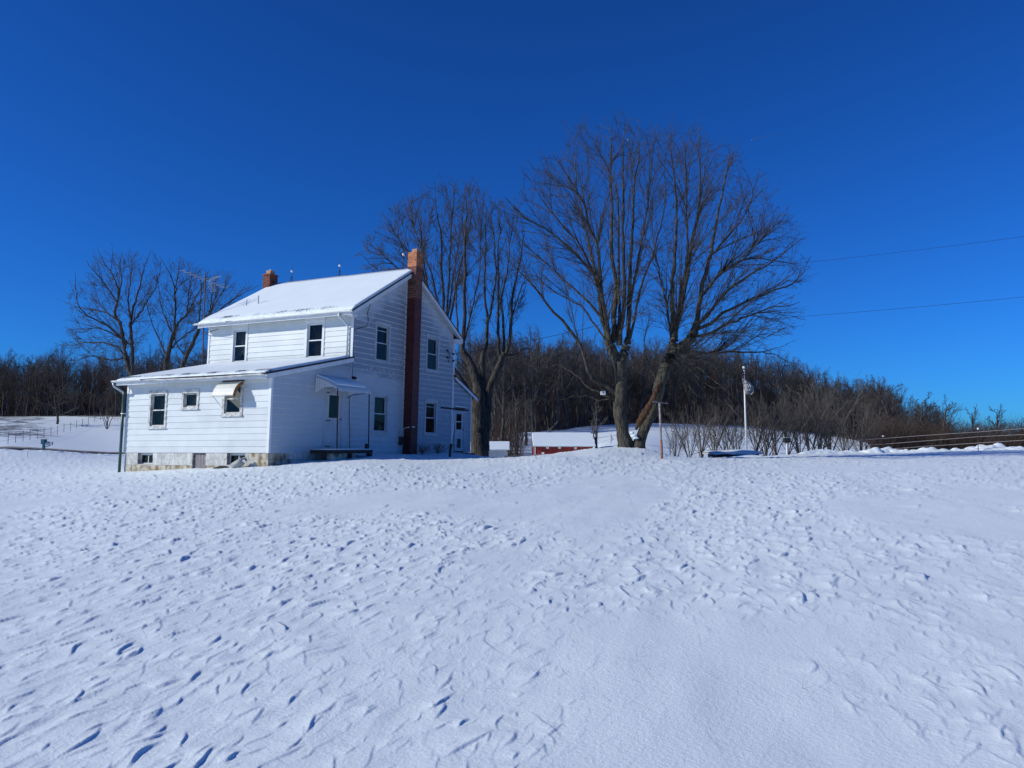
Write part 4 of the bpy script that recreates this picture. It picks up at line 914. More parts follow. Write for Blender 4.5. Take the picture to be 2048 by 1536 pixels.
def traced_tree(name, label, d0, trunk, limbs, mats, group=None, seed=1, cat='tree', levels=(15, 6, 4), tw=.006, spread=.35, curl=.14, lfs=((.22, .42), (.3, .55), (.35, .7)), upb=.45, base_v=None, env=None, fill=(300, 1200), reach=((1.2, 4.5), (.4, 1.8)), sub=0, lref=None, angs=((18, 38), (22, 45), (25, 55))):
    rg = np.random.default_rng(seed); b0 = trunk[0][0]; bp = px(b0[0], b0[1], d0)
    root = empty(name, (bp.x, bp.y, bp.z), label, cat, group)
    g = []
    for path in trunk:
        P = np.array([px(u, v, d0 + (dd if dd else 0)) for (u, v, r, dd) in path]); r = np.array([p[2] for p in path]) * d0 / F
        s = np.concatenate([[0], np.cumsum(np.linalg.norm(np.diff(P, axis=0), axis=1))]); t = np.linspace(0, s[-1], 26)
        Q = resample(P, 26); rr_ = np.interp(t, s, r) * (1 + .10 * (fbm(t * 2.2 + seed, t * 0 + path[0][0] * .1, seed, 3) - .5) * 2)
        Q = Q + rg.normal(size=Q.shape) * .012
        g.append((Q[None], rr_[None], 16))
    to = tubes(g, 'trunk', mats[0], root)
    # knobbly bark relief
    me = to.data; co = np.empty(len(me.vertices) * 3); me.vertices.foreach_get('co', co); co = co.reshape(-1, 3)
    nrm = np.empty(len(me.vertices) * 3); me.vertices.foreach_get('normal', nrm); nrm = nrm.reshape(-1, 3)
    co += nrm * (.09 * (fbm(co[:, 0] * 4 + co[:, 1] * 3, co[:, 2] * 2.2, seed, 4) - .5))[:, None]; me.vertices.foreach_set('co', co.ravel()); me.update()
    LP = []; LR = []
    for li, (path, r0) in enumerate(limbs):
        off = rg.uniform(-1, 1) * spread; o0 = px(path[0][0], path[0][1], d0); P = []
        for (u, v) in path:
            dist = (px(u, v, d0) - o0).length; P.append(px(u, v, d0 + off * dist))
        Q = resample(P, 18); Q[1:-1] += rg.normal(size=Q[1:-1].shape) * .022
        R_ = np.linspace(1, 0, 18) ** .9 * r0 * .66 * d0 / F + tw * 1.1
        tubes([(Q[None], R_[None], 8)], 'limb', mats[1], root); LP.append(Q); LR.append(R_)
    LP = np.array(LP); LR = np.array(LR)
    if sub:
        SP, SR = spawn(LP, LR, sub, rg, (9, 24), (.42, .72), 18, .12, upb * .5, .035, .60, tw * 1.2)
        SR = np.maximum(SR, tw * 1.1); tubes([(SP, SR, 5)], 'limb', mats[1], root); LP = np.concatenate([LP, SP]); LR = np.concatenate([LR, SR])
    if env:
        A1, B1 = fill_crown(LP, LR, env, d0, rg, fill[0], reach[0][0], reach[0][1], tw * .9, curl * .55, upb * .6, 12)
        f2 = lambda P: np.concatenate([P[:, :-1], (P[:, :-1] + P[:, 1:]) / 2], 1)
        def rs(P, k): i = np.linspace(0, P.shape[1] - 1, k); a = i.astype(int).clip(0, P.shape[1] - 2); w = (i - a); w = w[None, :, None] if P.ndim == 3 else w[None]; return P[:, a] * (1 - w) + P[:, a + 1] * w
        SK = np.concatenate([rs(LP, 30), rs(A1, 30)]); SR_ = np.concatenate([rs(LR, 30), rs(B1, 30)])
        A2, B2 = fill_crown(SK, SR_, env, d0, rg, fill[1], reach[1][0], reach[1][1], tw * .75, curl * .8, upb * .4, 7)
        A1s = rs(A1, 7); B1s = rs(B1, 7)
        Q2, q2 = spawn(np.concatenate([A1s, A2]), np.concatenate([B1s, B2]), levels[1], rg, angs[1], (.30, .62), 4, .12, upb * .5, curl * .7, .6, tw * .8, 2.2)
        Q3, q3 = spawn(Q2, q2, levels[2], rg, angs[2], (.3, .65), 3, .1, upb * .3, curl * .8, .7, tw * .65)
        tubes([(A1, B1, 5), (A2, B2, 4), (Q2, q2, 3), (Q3, q3, 3)], 'crown', mats[2], root); return root
    P1, R1 = spawn(LP, LR, levels[0], rg, angs[0], lfs[0], 8, .12, upb, curl * .5, .30, tw * 1.25, lref)
    P2, R2 = spawn(P1, R1, levels[1], rg, angs[1], lfs[1], 5, .15, upb * .7, curl, .55, tw)
    P3, R3 = spawn(P2, R2, levels[2], rg, angs[2], lfs[2], 3, .1, upb * .4, curl, .6, tw * .8)
    cr = tubes([(P1, R1, 5), (P2, R2, 3), (P3, R3, 3)], 'crown', mats[2], root)
    return root

T4 = lambda path: [(u, v, r * .68, 0) for u, v, r in path]
T3 = lambda path: [(u, v, r, 0) for u, v, r in path]
traced_tree('maple_tree', 'largest bare tree, two trunks in a V on the mound with a fan shaped crown', 31.0,
    [T3([(1252, 905, 18), (1250, 885, 14.5), (1246, 860, 12), (1241, 830, 12.2), (1241, 800, 12.8), (1241, 765, 12.3), (1241, 740, 12), (1240, 722, 11)]),
     T3([(1277, 905, 17), (1279, 885, 12.5), (1289, 858, 10), (1298, 838, 9.8), (1307, 811, 11), (1317, 784, 11.6), (1324, 750, 11), (1333, 726, 12), (1345, 705, 11)]),
     T3([(1240, 740, 10), (1232, 716, 9), (1222, 696, 9.5), (1214, 682, 6.5)]),
     T3([(1242, 732, 10), (1250, 700, 8), (1258, 672, 6.5)]),
     T3([(1344, 708, 10.5), (1365, 693, 9.5), (1385, 672, 9), (1392, 648, 6.5)]),
     T3([(1343, 710, 10), (1346, 690, 8.5), (1350, 660, 6)])],
    [([(1238, 792), (1215, 772), (1193, 763), (1178, 750), (1168, 705), (1144, 664), (1112, 630), (1072, 579), (1031, 536), (1004, 505)], 7.5),
     ([(1216, 684), (1200, 604), (1200, 564), (1175, 532), (1134, 492), (1094, 461), (1041, 426), (1014, 398)], 6.5),
     ([(1219, 684), (1203, 570), (1197, 501), (1178, 451), (1162, 395), (1137, 354), (1106, 310)], 6.5),
     ([(1226, 684), (1231, 564), (1225, 501), (1223, 439), (1222, 345), (1222, 242)], 8),
     ([(1240, 690), (1250, 579), (1247, 501), (1247, 407), (1247, 314), (1249, 240)], 7),
     ([(1257, 676), (1259, 548), (1266, 439), (1269, 376), (1278, 298), (1279, 252)], 7),
     ([(1260, 676), (1281, 579), (1303, 517), (1322, 450), (1330, 400), (1330, 330)], 4),
     ([(1214, 684), (1203, 640), (1150, 579), (1106, 539), (1072, 510), (1036, 470)], 4),
     ([(1216, 680), (1208, 626), (1175, 517), (1144, 469), (1098, 420), (1062, 362)], 5),
     ([(1220, 684), (1210, 620), (1185, 520), (1168, 440), (1153, 370), (1146, 285)], 5),
     ([(1214, 684), (1190, 650), (1160, 610), (1120, 590), (1080, 560), (1050, 545)], 3),
     ([(1236, 690), (1238, 600), (1237, 500), (1236, 400), (1200, 300), (1190, 262)], 5),
     ([(1256, 676), (1262, 600), (1285, 480), (1298, 380), (1308, 290), (1308, 262)], 4.5),
     ([(1347, 690), (1344, 611), (1347, 532), (1353, 470), (1353, 407), (1344, 314), (1342, 262)], 7.5),
     ([(1350, 675), (1372, 564), (1384, 486), (1397, 423), (1400, 361), (1397, 282), (1397, 258)], 7.5),
     ([(1391, 655), (1406, 564), (1422, 507), (1434, 439), (1447, 376), (1459, 323), (1470, 290)], 8),
     ([(1350, 675), (1360, 595), (1375, 510), (1373, 400), (1371, 285)], 5),
     ([(1422, 510), (1450, 480), (1486, 435), (1510, 380), (1520, 335)], 3.2),
     ([(1405, 590), (1431, 557), (1487, 517), (1531, 470), (1578, 425)], 4.5),
     ([(1391, 660), (1437, 601), (1487, 557), (1531, 532), (1612, 472)], 5),
     ([(1391, 660), (1406, 654), (1462, 617), (1512, 595), (1594, 560), (1622, 512)], 5),
     ([(1386, 672), (1400, 672), (1469, 642), (1531, 620), (1600, 604)], 4.5),
     ([(1360, 700), (1410, 706), (1470, 704), (1530, 705), (1585, 726)], 4.5),
     ([(1360, 705), (1410, 720), (1460, 740), (1500, 752), (1545, 748)], 2.6),
     ([(1342, 715), (1380, 745), (1410, 785), (1450, 808), (1482, 812)], 2.6),
     ([(1340, 720), (1372, 760), (1392, 790), (1420, 800)], 2.2),
     ([(1345, 715), (1375, 735), (1400, 760), (1430, 775), (1462, 778)], 2.0), ([(1342, 720), (1365, 765), (1378, 800)], 1.8), ([(1350, 712), (1400, 738), (1440, 772), (1476, 802)], 2.0),
     ([(1338, 725), (1352, 760), (1356, 800)], 1.6), ([(1360, 700), (1420, 730), (1480, 765), (1530, 775)], 2.0), ([(1232, 795), (1200, 800), (1165, 790), (1120, 800)], 1.8),
     ([(1345, 695), (1335, 620), (1322, 560), (1310, 500), (1303, 430)], 3.2),
     ([(1237, 800), (1210, 790), (1180, 775), (1150, 750), (1110, 730), (1070, 745)], 2.6),
     ([(1322, 768), (1305, 745), (1290, 700), (1288, 660), (1270, 655)], 1.8)],
    (M['bark_maple'], M['bark_maple'], M['twig']), seed=5, env=[(1000, 500), (1008, 410), (1035, 350), (1085, 300), (1130, 262), (1185, 240), (1245, 230), (1300, 248), (1340, 244), (1400, 246), (1470, 285), (1540, 365), (1592, 430), (1618, 478), (1624, 530), (1606, 600), (1596, 660), (1565, 708), (1480, 712), (1400, 700), (1350, 640), (1235, 640), (1150, 610), (1060, 570)], fill=(480, 1700), levels=(0, 5, 2), tw=.0066, lfs=((.20, .44), (.28, .52), (.35, .7)), angs=((16, 36), (14, 34), (18, 45)), upb=.16, curl=.08)
# rotten limb and snow in the fork
e = MB(); P = [px(1272, 858, 30.7), px(1277, 848, 30.6), px(1290, 826, 30.5), (px(1302, 806, 30.5)), px(1316, 775, 30.7), px(1322, 760, 30.9)]
P = [Vector(q_) for q_ in resample(P, 22)]; o = e.tube(P, [(.05 + .13 * math.sin(min(1, i / 6) * 1.57)) * (1 - .65 * i / 21) * random.uniform(.78, 1.15) for i in range(22)], 11).build('broken_limb', M['stump'], None, True); tag(o, 'rotten brown broken limb lodged in the fork of the largest tree', 'broken limb')
MB_ = MB().ball(px(1268, 872, 30.75), .12, 10, 7, (1.1, .8, .5)); MB_.ball(px(1272, 876, 30.6), .08, 9, 6, (1.4, .8, .5)); MB_.ball(px(1264, 866, 30.8), .09, 9, 6, (1.0, .8, .5)); o = MB_.build('snow_clump', M['snow'], None, True); tag(o, 'snow packed in the fork of the largest tree', 'snow clump')
b_ = px(1206, 784, 30.9); e = empty('bird_box', (b_.x, b_.y, b_.z - .12), 'small white bird box hung under the low left limb of the largest tree', 'bird box')
MB().box(b_.x - .09, b_.x + .09, b_.y - .08, b_.y + .08, b_.z - .11, b_.z + .03).build('box', M['white_paint'], e)
MB().hexa([(b_.x - .12, b_.y - .11, b_.z + .03), (b_.x + .12, b_.y - .11, b_.z + .03), (b_.x + .12, b_.y + .11, b_.z + .03), (b_.x - .12, b_.y + .11, b_.z + .03),
           (b_.x - .01, b_.y - .11, b_.z + .12), (b_.x + .01, b_.y - .11, b_.z + .12), (b_.x + .01, b_.y + .11, b_.z + .12), (b_.x - .01, b_.y + .11, b_.z + .12)]).build('roof', M['wood_dark'], e)
MB().ball((b_.x, b_.y - .08, b_.z - .03), .025, 8, 5).build('entrance_hole', M['black'], e)

traced_tree('maple_tree', 'bare tree with a thick gnarled trunk right beside the rear porch', 41.5,
    [T3([(960, 930, 19), (960, 905, 18), (959, 860, 17), (958, 800, 17), (956, 775, 12), (948, 745, 9), (936, 720, 7.5), (925, 702, 6)]),
     T3([(962, 930, 17), (963, 880, 15), (964, 820, 12), (966, 770, 6.5), (964, 724, 5.5), (968, 700, 4.5)]),
     T3([(966, 900, 12), (972, 840, 10), (976, 790, 9), (990, 750, 7.5), (1002, 724, 7.5), (1010, 706, 5.5)]),
     T3([(958, 820, 9), (935, 785, 8), (920, 758, 6), (905, 735, 4)])],
    [([(925, 704), (926, 680), (929, 630), (930, 560), (930, 477), (933, 418), (932, 362)], 6.5),
     ([(966, 712), (973, 691), (975, 637), (968, 579), (971, 496), (972, 428), (968, 388)], 4.5),
     ([(976, 640), (985, 600), (992, 560), (990, 500), (985, 440), (980, 400)], 3),
     ([(1000, 715), (997, 690), (996, 607), (997, 555), (996, 506), (999, 457), (997, 412)], 4.5),
     ([(1006, 712), (1007, 654), (1003, 595), (1013, 550), (1021, 480), (1028, 430)], 4),
     ([(1012, 708), (1018, 690), (1022, 640), (1024, 600), (1036, 545), (1046, 480), (1044, 445)], 5),
     ([(1022, 640), (1034, 600), (1050, 555), (1062, 520)], 2.4),
     ([(926, 690), (940, 640), (950, 590), (960, 540), (962, 480)], 2.6),
     ([(1012, 712), (1031, 708), (1052, 696), (1075, 700)], 2.6),
     ([(905, 740), (890, 700), (885, 640), (880, 600)], 2.6),
     ([(925, 700), (915, 650), (912, 590), (910, 520), (905, 470)], 3.2)],
    (M['bark_dark'], M['bark_dark'], M['twig']), seed=9, env=[(903, 470), (915, 380), (935, 356), (955, 362), (985, 384), (1015, 408), (1046, 432), (1062, 500), (1052, 620), (1000, 670), (940, 640), (905, 560)], fill=(130, 460), levels=(0, 5, 2), tw=.0082, curl=.09, lfs=((.16, .36), (.3, .55), (.35, .7)), angs=((12, 28), (20, 40), (25, 50)))
traced_tree('maple_tree', 'bare tree behind the tall chimney fanning out to the left over the roof', 46,
    [T3([(885, 925, 16), (885, 850, 14), (885, 760, 13), (886, 700, 10)]), T3([(885, 760, 9), (868, 690, 7), (858, 650, 5)])],
    [([(886, 700), (887, 613), (884, 535), (883, 477), (876, 438), (870, 399), (868, 362)], 5),
     ([(880, 690), (854, 563), (845, 516), (844, 477), (834, 430), (822, 392)], 4),
     ([(870, 680), (850, 560), (817, 505), (785, 460), (765, 425)], 3.4),
     ([(860, 660), (820, 565), (778, 520), (748, 495), (726, 482)], 3.4),
     ([(886, 700), (866, 560), (838, 480), (818, 430), (804, 392)], 3.6),
     ([(890, 690), (898, 560), (903, 450), (908, 390), (913, 360)], 3.6),
     ([(892, 690), (915, 560), (940, 450), (952, 378)], 3.4),
     ([(860, 660), (800, 590), (755, 540), (722, 510)], 2.4),
     ([(890, 690), (905, 560), (925, 440), (930, 372)], 2.6),
     ([(870, 680), (835, 560), (800, 480), (790, 420)], 2.6)],
    (M['bark_dark'], M['bark_dark'], M['twig']), seed=12, env=[(704, 545), (722, 478), (765, 420), (815, 378), (865, 356), (915, 354), (950, 362), (958, 450), (942, 560), (900, 640), (840, 590), (770, 560)], fill=(190, 620), levels=(0, 5, 2), tw=.0086, curl=.09, lfs=((.16, .40), (.3, .55), (.35, .7)), angs=((14, 32), (20, 40), (25, 50)))
LB = dict(levels=(0, 5, 3), tw=.0076, lfs=((.22, .42), (.3, .55), (.3, .6)), curl=.19, upb=.5, angs=((28, 55), (28, 60), (30, 70)))
traced_tree('walnut_tree', 'bare forked tree rising behind the left end of the low roof', 44,
    [T4([(270, 925, 10), (268, 840, 9), (265, 765, 9), (264, 745, 8)]), T4([(264, 760, 7), (252, 715, 5.5), (247, 680, 5), (241, 644, 4)]), T4([(266, 760, 6), (265, 700, 4.5), (261, 644, 4)])],
    [([(241, 650), (230, 621), (237, 592), (225, 550), (206, 522), (195, 494)], 3.2), ([(236, 600), (243, 560), (240, 530), (243, 505)], 2),
     ([(261, 650), (265, 621), (274, 592), (284, 550), (292, 527), (302, 499)], 3.2), ([(258, 726), (230, 691), (187, 684), (140, 690), (108, 686)], 2.6),
     ([(241, 644), (211, 625), (164, 616), (131, 606)], 2.4), ([(244, 679), (211, 649), (170, 628), (152, 590), (150, 545)], 2.4),
     ([(264, 649), (290, 611), (316, 557), (322, 520)], 2.4), ([(264, 690), (230, 670), (190, 655), (165, 665), (140, 660)], 2.2),
     ([(262, 640), (256, 600), (262, 560), (265, 520)], 2.4), ([(252, 715), (220, 720), (180, 712), (150, 722), (125, 712)], 1.8), ([(236, 610), (215, 575), (190, 545), (172, 520)], 2)],
    (M['bark_dark'], M['bark_dark'], M['twig']), seed=21, env=[(108, 690), (128, 605), (150, 545), (195, 496), (250, 496), (305, 496), (322, 555), (318, 640), (290, 690), (200, 735), (130, 725)], fill=(85, 300), **LB)
traced_tree('walnut_tree', 'bare tree behind the low roof with its trunk leaning right, left of the antenna mast', 46,
    [T4([(330, 925, 9), (331, 840, 8), (333, 738, 7.5), (337, 703, 7), (349, 663, 5)])],
    [([(349, 663), (351, 632), (349, 585), (337, 541), (319, 513)], 3), ([(350, 655), (375, 625), (394, 592), (410, 562), (418, 540)], 3), ([(349, 600), (354, 560), (361, 513)], 2),
     ([(335, 715), (310, 660), (296, 620), (290, 590)], 2), ([(346, 670), (325, 620), (318, 580), (312, 545)], 2), ([(338, 700), (370, 670), (400, 650), (430, 600), (440, 570)], 2), ([(375, 625), (378, 580), (385, 545)], 1.8)],
    (M['bark_dark'], M['bark_dark'], M['twig']), seed=22, env=[(292, 590), (312, 522), (340, 508), (365, 510), (418, 535), (442, 570), (430, 640), (380, 700), (320, 690)], fill=(55, 190), **LB)
traced_tree('walnut_tree', 'bare tree showing between antenna mast and upper storey, limbs reaching right', 48,
    [T4([(355, 925, 8), (358, 840, 8), (366, 733, 7), (387, 684, 5.5), (398, 658, 4.5)])],
    [([(398, 658), (422, 620), (445, 583), (459, 541)], 2.6), ([(400, 655), (440, 618), (480, 590), (520, 570)], 2.4), ([(396, 662), (400, 620), (403, 580), (400, 540)], 2.4), ([(372, 715), (350, 680), (340, 640)], 1.8), ([(420, 622), (425, 585), (430, 550)], 1.6)],
    (M['bark_dark'], M['bark_dark'], M['twig']), seed=23, env=[(345, 640), (400, 540), (460, 540), (500, 562), (522, 570), (480, 620), (420, 675), (370, 700)], fill=(35, 120), **LB)

# ------------------------------------------------------------------ generic bare trees / shrubs made once, copied
def tree_arrays(seed, h=1.0, spread=.5, levels=(7, 5, 4), trunk_r=.016, twr=.0016, lean=.05, t0=.28, lf1=(.35, .6), multi=1, ang1=(22, 48)):
    rg = np.random.default_rng(seed); TP = []; TR = []
    for k in range(multi):
        P = np.zeros((10, 3)); P[:, 2] = np.linspace(0, h * rg.uniform(.8, 1), 10); dx, dy = rg.normal(size=2) * lean * (1 if multi == 1 else 4)
        t = np.linspace(0, 1, 10); P[:, 0] = dx * t ** 1.3 * h + np.cumsum(rg.normal(size=10)) * .008 * h; P[:, 1] = dy * t ** 1.3 * h + np.cumsum(rg.normal(size=10)) * .008 * h
        P -= P[0]; P[:, 0] += (rg.random() - .5) * .04 * (multi > 1); TP.append(P); TR.append(trunk_r * (1 - .85 * t) + twr)
    TP = np.array(TP); TR = np.array(TR)
    P1, R1 = spawn(TP, TR, levels[0], rg, ang1, lf1, 7, t0, .5, .12, .55, twr * 1.5)
    P2, R2 = spawn(P1, R1, levels[1], rg, (25, 50), (.35, .65), 5, .15, .35, .18, .6, twr)
    P3, R3 = spawn(P2, R2, levels[2], rg, (25, 60), (.4, .75), 3, .1, .2, .2, .7, twr * .8)
    return [(TP, TR, 6), (P1, R1, 4), (P2, R2, 3), (P3, R3, 3)]
def arrays_to_mesh(gr, name, m):
    o = tubes(gr, name, m); me = o.data; c = ORG[o]; me.transform(Matrix.Translation(Vector(c))); bpy.data.objects.remove(o); del_keys.append(1); return me
del_keys = []
WOODV = [tree_arrays(100 + i, 1.0, levels=(13, 7, 4), trunk_r=(.015, .011, .018, .012, .014, .009)[i], twr=.0020, t0=(.2, .35, .3, .45, .25, .15)[i], lean=(.05, .1, .03, .12, .07, .15)[i]) for i in range(6)]
def top_v(u): return float(np.interp(u, [-300, 0, 60, 110, 170, 240, 420, 640, 930, 1000, 1060, 1120, 1200, 1280, 1350, 1440, 1500, 1560, 1620, 1700, 1760, 1790, 1830, 1890, 1915, 1935, 2048, 2400],
                                        [722, 722, 722, 704, 724, 712, 700, 690, 690, 686, 680, 688, 694, 700, 690, 698, 712, 724, 742, 766, 768, 790, 806, 812, 836, 842, 838, 838]))
def inst(gr, x, y, z, s, rot, sx=1.0):
    c_, s_ = math.cos(rot), math.sin(rot); out = []
    for P, R, n in gr:
        Q = np.empty_like(P); Q[..., 0] = (P[..., 0] * c_ - P[..., 1] * s_) * s * sx + x; Q[..., 1] = (P[..., 0] * s_ + P[..., 1] * c_) * s * sx + y; Q[..., 2] = P[..., 2] * s + z
        out.append((Q, R * s, n))
    return out
# individually placed trees standing at the front edge of the woods
wood_mesh = [arrays_to_mesh(g_, 'bare_tree', M['wood_far']) for g_ in WOODV]
EDGE = []
for u in np.linspace(-40, 232, 13): EDGE.append((u + rng.uniform(-6, 6), 'bare tree at the edge of the far left wood', 'trees along the far left wood'))
for u in np.linspace(972, 1560, 30): EDGE.append((u + rng.uniform(-7, 7), 'bare tree at the edge of the wood behind the hill field', 'trees along the hill wood'))
for u in np.linspace(1580, 1760, 12): EDGE.append((u + rng.uniform(-5, 5), 'bare tree in the wood sloping down behind the wire fence', 'trees down the slope behind the fence'))
for i, (u, lab, grp) in enumerate(EDGE):
    q = (u - CX) / 1617.3; d = float(edge_d(q)) + rng.uniform(-1, 3); x = q * d; z = float(terrain(x, d)); hgt = (zv(top_v(u) + rng.uniform(-4, 14), d) - z)
    o = bpy.data.objects.new('bare_tree', wood_mesh[i % 6]); S.collection.objects.link(o); o.location = (x, d, z - .2); o.rotation_euler = (0, 0, rng.uniform(0, 6.28)); w_ = rng.uniform(.8, 1.05)
    o.scale = (hgt * w_, hgt * w_, hgt + .2); tag(o, lab, 'tree', grp)
# singles that can be told apart
def single(u, v_base, v_top, d, seed, lab, m='twig_grey', wide=1.0, cat='tree', name='bare_tree', **kw):
    b = px(u, v_base, d); z = float(terrain(b.x, d)); hgt = zv(v_top, d) - z
    gr = tree_arrays(seed, 1.0, **kw); gr = inst(gr, b.x, d, z - .05, hgt, seed, wide)
    root = empty(name, (b.x, d, z), lab, cat)
    tubes(gr[:1], 'trunk', M[m], root); tubes(gr[1:], 'crown', M[m], root); return root
single(115, 838, 775, 100, 201, 'low spreading fruit tree alone on the far left field', 'twig', 2.3, levels=(16, 6, 4), trunk_r=.03, twr=.004, t0=.14, lf1=(.45, .8), ang1=(40, 75))
single(1193, 893, 800, 66, 202, 'small bare tree standing between the red barn and the largest tree', 'twig_grey', .9, levels=(10, 6, 4), trunk_r=.028, twr=.004, t0=.18)
single(1108, 893, 850, 70, 203, 'thin bare sapling against the snowy barn roof', 'twig_grey', 1.1, levels=(7, 5, 3), trunk_r=.03, twr=.006, t0=.2)
single(1222, 893, 868, 72, 204, 'tiny bare sapling in the snow just left of the largest tree', 'twig_grey', 1.2, levels=(6, 5, 3), trunk_r=.03, twr=.009, t0=.25)
single(1066, 889, 800, 78, 205, 'slender bare tree rising left of the red barn roof', 'twig', .7, levels=(8, 5, 4), trunk_r=.02, twr=.004)
single(1838, 905, 800, 118, 206, 'round crowned bare tree where the wood drops towards the right', 'twig', 1.5, levels=(10, 6, 5), trunk_r=.03, twr=.004, t0=.3)
single(1880, 905, 806, 117, 226, 'second round crowned bare tree, right of the end of the wood', 'twig', 1.4, levels=(10, 6, 5), trunk_r=.03, twr=.004, t0=.3)
single(1790, 905, 762, 125, 216, 'oak like bare tree with open branches ending the hill wood', 'twig', 1.3, levels=(10, 6, 5), trunk_r=.03, twr=.003, t0=.3)
single(1951, 905, 810, 120, 207, 'lone flat topped bare tree against the sky on the right', 'twig', .9, levels=(8, 6, 4), trunk_r=.025, twr=.004, t0=.4)
single(1998, 905, 824, 120, 208, 'ragged vine hung bare tree near the right picture edge', 'twig', 1.2, levels=(9, 6, 4), trunk_r=.035, twr=.005, t0=.35)
single(2036, 905, 830, 122, 209, 'bare tree at the right picture edge behind the fence', 'twig', 1.0, levels=(8, 6, 4), trunk_r=.025, twr=.004, t0=.3)
for i, (u, d, vt) in enumerate(((985, 82, 770), (1002, 80, 740), (1018, 84, 800), (1034, 82, 770), (1052, 88, 760), (990, 88, 720))):
    single(u, 893, vt, d, 230 + i, ['bare tree right behind the metal shed', 'tall bare tree above the right end of the metal shed', 'thin bare tree right of the shed', 'bare tree over the brush beside the red barn', 'bare tree behind the left end of the red barn', 'dark bare tree behind the shed roof'][i], 'twig', .8, levels=(9, 5, 4), trunk_r=.022, twr=.0035)

# woods as masses
wood_src = [o for o in S.objects if o.name.startswith('bare_tree') and o.type == 'MESH' and o.data in wood_mesh][:6]
def wood_mass(name, lab, u0, u1, n, depth, seed):
    rg = np.random.default_rng(seed); P = []; RO = []; SC = []
    for i in range(n):
        u = rg.uniform(u0, u1); q = (u - CX) / 1617.3; d = float(edge_d(q)) + 2 + depth * rg.random() ** 1.1; x = q * d; z = float(terrain(x, d))
        hgt = max(zv(top_v(u) + rg.uniform(-6, 22), d) - z, 5); w_ = rg.uniform(.75, 1.1)
        P.append((x, d, z - .3)); RO.append((0, 0, rg.uniform(0, 6.28))); SC.append((hgt * w_, hgt * w_, hgt))
    P = np.array(P); c = (P.max(0) + P.min(0)) / 2; c[2] = P[:, 2].min()
    me = bpy.data.meshes.new(name); me.from_pydata((P - c).tolist(), [], [])
    for nm, ty, va in (('rot', 'FLOAT_VECTOR', RO), ('siz', 'FLOAT_VECTOR', SC)):
        a = me.attributes.new(nm, ty, 'POINT'); a.data.foreach_set('vector', np.array(va, np.float32).ravel())
    a = me.attributes.new('kind_of_tree', 'INT', 'POINT'); a.data.foreach_set('value', (np.arange(n) % 6).astype(np.int32))
    o = link_obj(name, me, c); tag(o, lab, kind='stuff')
    ng = bpy.data.node_groups.new(name, 'GeometryNodeTree'); ng.interface.new_socket('Geometry', in_out='INPUT', socket_type='NodeSocketGeometry'); ng.interface.new_socket('Geometry', in_out='OUTPUT', socket_type='NodeSocketGeometry')
    N = ng.nodes; L = ng.links; gi = N.new('NodeGroupInput'); go_ = N.new('NodeGroupOutput'); jn = N.new('GeometryNodeJoinGeometry')
    def attr(nm, ty):
        a = N.new('GeometryNodeInputNamedAttribute'); a.data_type = ty; a.inputs['Name'].default_value = nm; return a.outputs[0]
    ra_, sa_, ka_ = attr('rot', 'FLOAT_VECTOR'), attr('siz', 'FLOAT_VECTOR'), attr('kind_of_tree', 'INT')
    for i, src in enumerate(wood_src):
        oi = N.new('GeometryNodeObjectInfo'); oi.inputs['Object'].default_value = src; oi.inputs['As Instance'].default_value = True; oi.transform_space = 'ORIGINAL'
        cm = N.new('FunctionNodeCompare'); cm.data_type = 'INT'; cm.operation = 'EQUAL'; L.new(ka_, cm.inputs[2]); cm.inputs[3].default_value = i
        ip = N.new('GeometryNodeInstanceOnPoints'); L.new(gi.outputs[0], ip.inputs['Points']); L.new(cm.outputs[0], ip.inputs['Selection']); L.new(oi.outputs['Geometry'], ip.inputs['Instance'])
        L.new(ra_, ip.inputs['Rotation']); L.new(sa_, ip.inputs['Scale']); L.new(ip.outputs[0], jn.inputs[0])
    L.new(jn.outputs[0], go_.inputs[0]); md = o.modifiers.new('trees', 'NODES'); md.node_group = ng; return o
wood_mass('hill_wood', 'dense bare wood covering the hill behind the field', 930, 1890, 500, 56, 31)
wood_mass('left_wood', 'dense bare wood along the far left skyline', -120, 470, 170, 32, 32)
# undergrowth: thousands of leafless stems along the woods
def thicket(name, lab, u0, u1, n, depth, hr, seed, m, dfun=None, r=.02, kids=4):
    rg = np.random.default_rng(seed); u = rg.uniform(u0, u1, n); q = (u - CX) / 1617.3
    d = (edge_d(q) if dfun is None else dfun(u)) + depth * rg.random(n); x = q * d; z = terrain(x, d); K = 4; hh = rg.uniform(*hr, size=n)
    P = np.empty((n, K, 3)); t = np.linspace(0, 1, K); dx = rg.normal(size=n) * .35; dy = rg.normal(size=n) * .35
    for k in range(K):
        P[:, k, 0] = x + dx * hh * t[k] ** 1.5; P[:, k, 1] = d + dy * hh * t[k] ** 1.5; P[:, k, 2] = z - .1 + hh * t[k]
    R = r * np.linspace(1, .35, K)[None, :] * np.ones((n, 1))
    P1, R1 = spawn(P, R, kids, rg, (20, 60), (.4, .8), 3, .1, .4, .2, .6, r * .4)
    o = tubes([(P, R, 3), (P1, R1, 3)], name, m); tag(o, lab, kind='stuff'); return o
thicket('undergrowth', 'dark leafless undergrowth along the foot of the hill wood', 950, 1800, 1500, 26, (1.5, 6.5), 41, M['wood_brown'], r=.035)
thicket('undergrowth', 'dark leafless undergrowth along the far left wood', -120, 470, 1300, 20, (2.5, 8.5), 42, M['wood_brown'], r=.035)
thicket('undergrowth', 'low brown brush filling the hollow beyond the wire fence', 1740, 2250, 3000, 16, (2.6, 5.2), 43, M['wood_brown'], dfun=lambda u: np.full(len(u), 112.), r=.035)
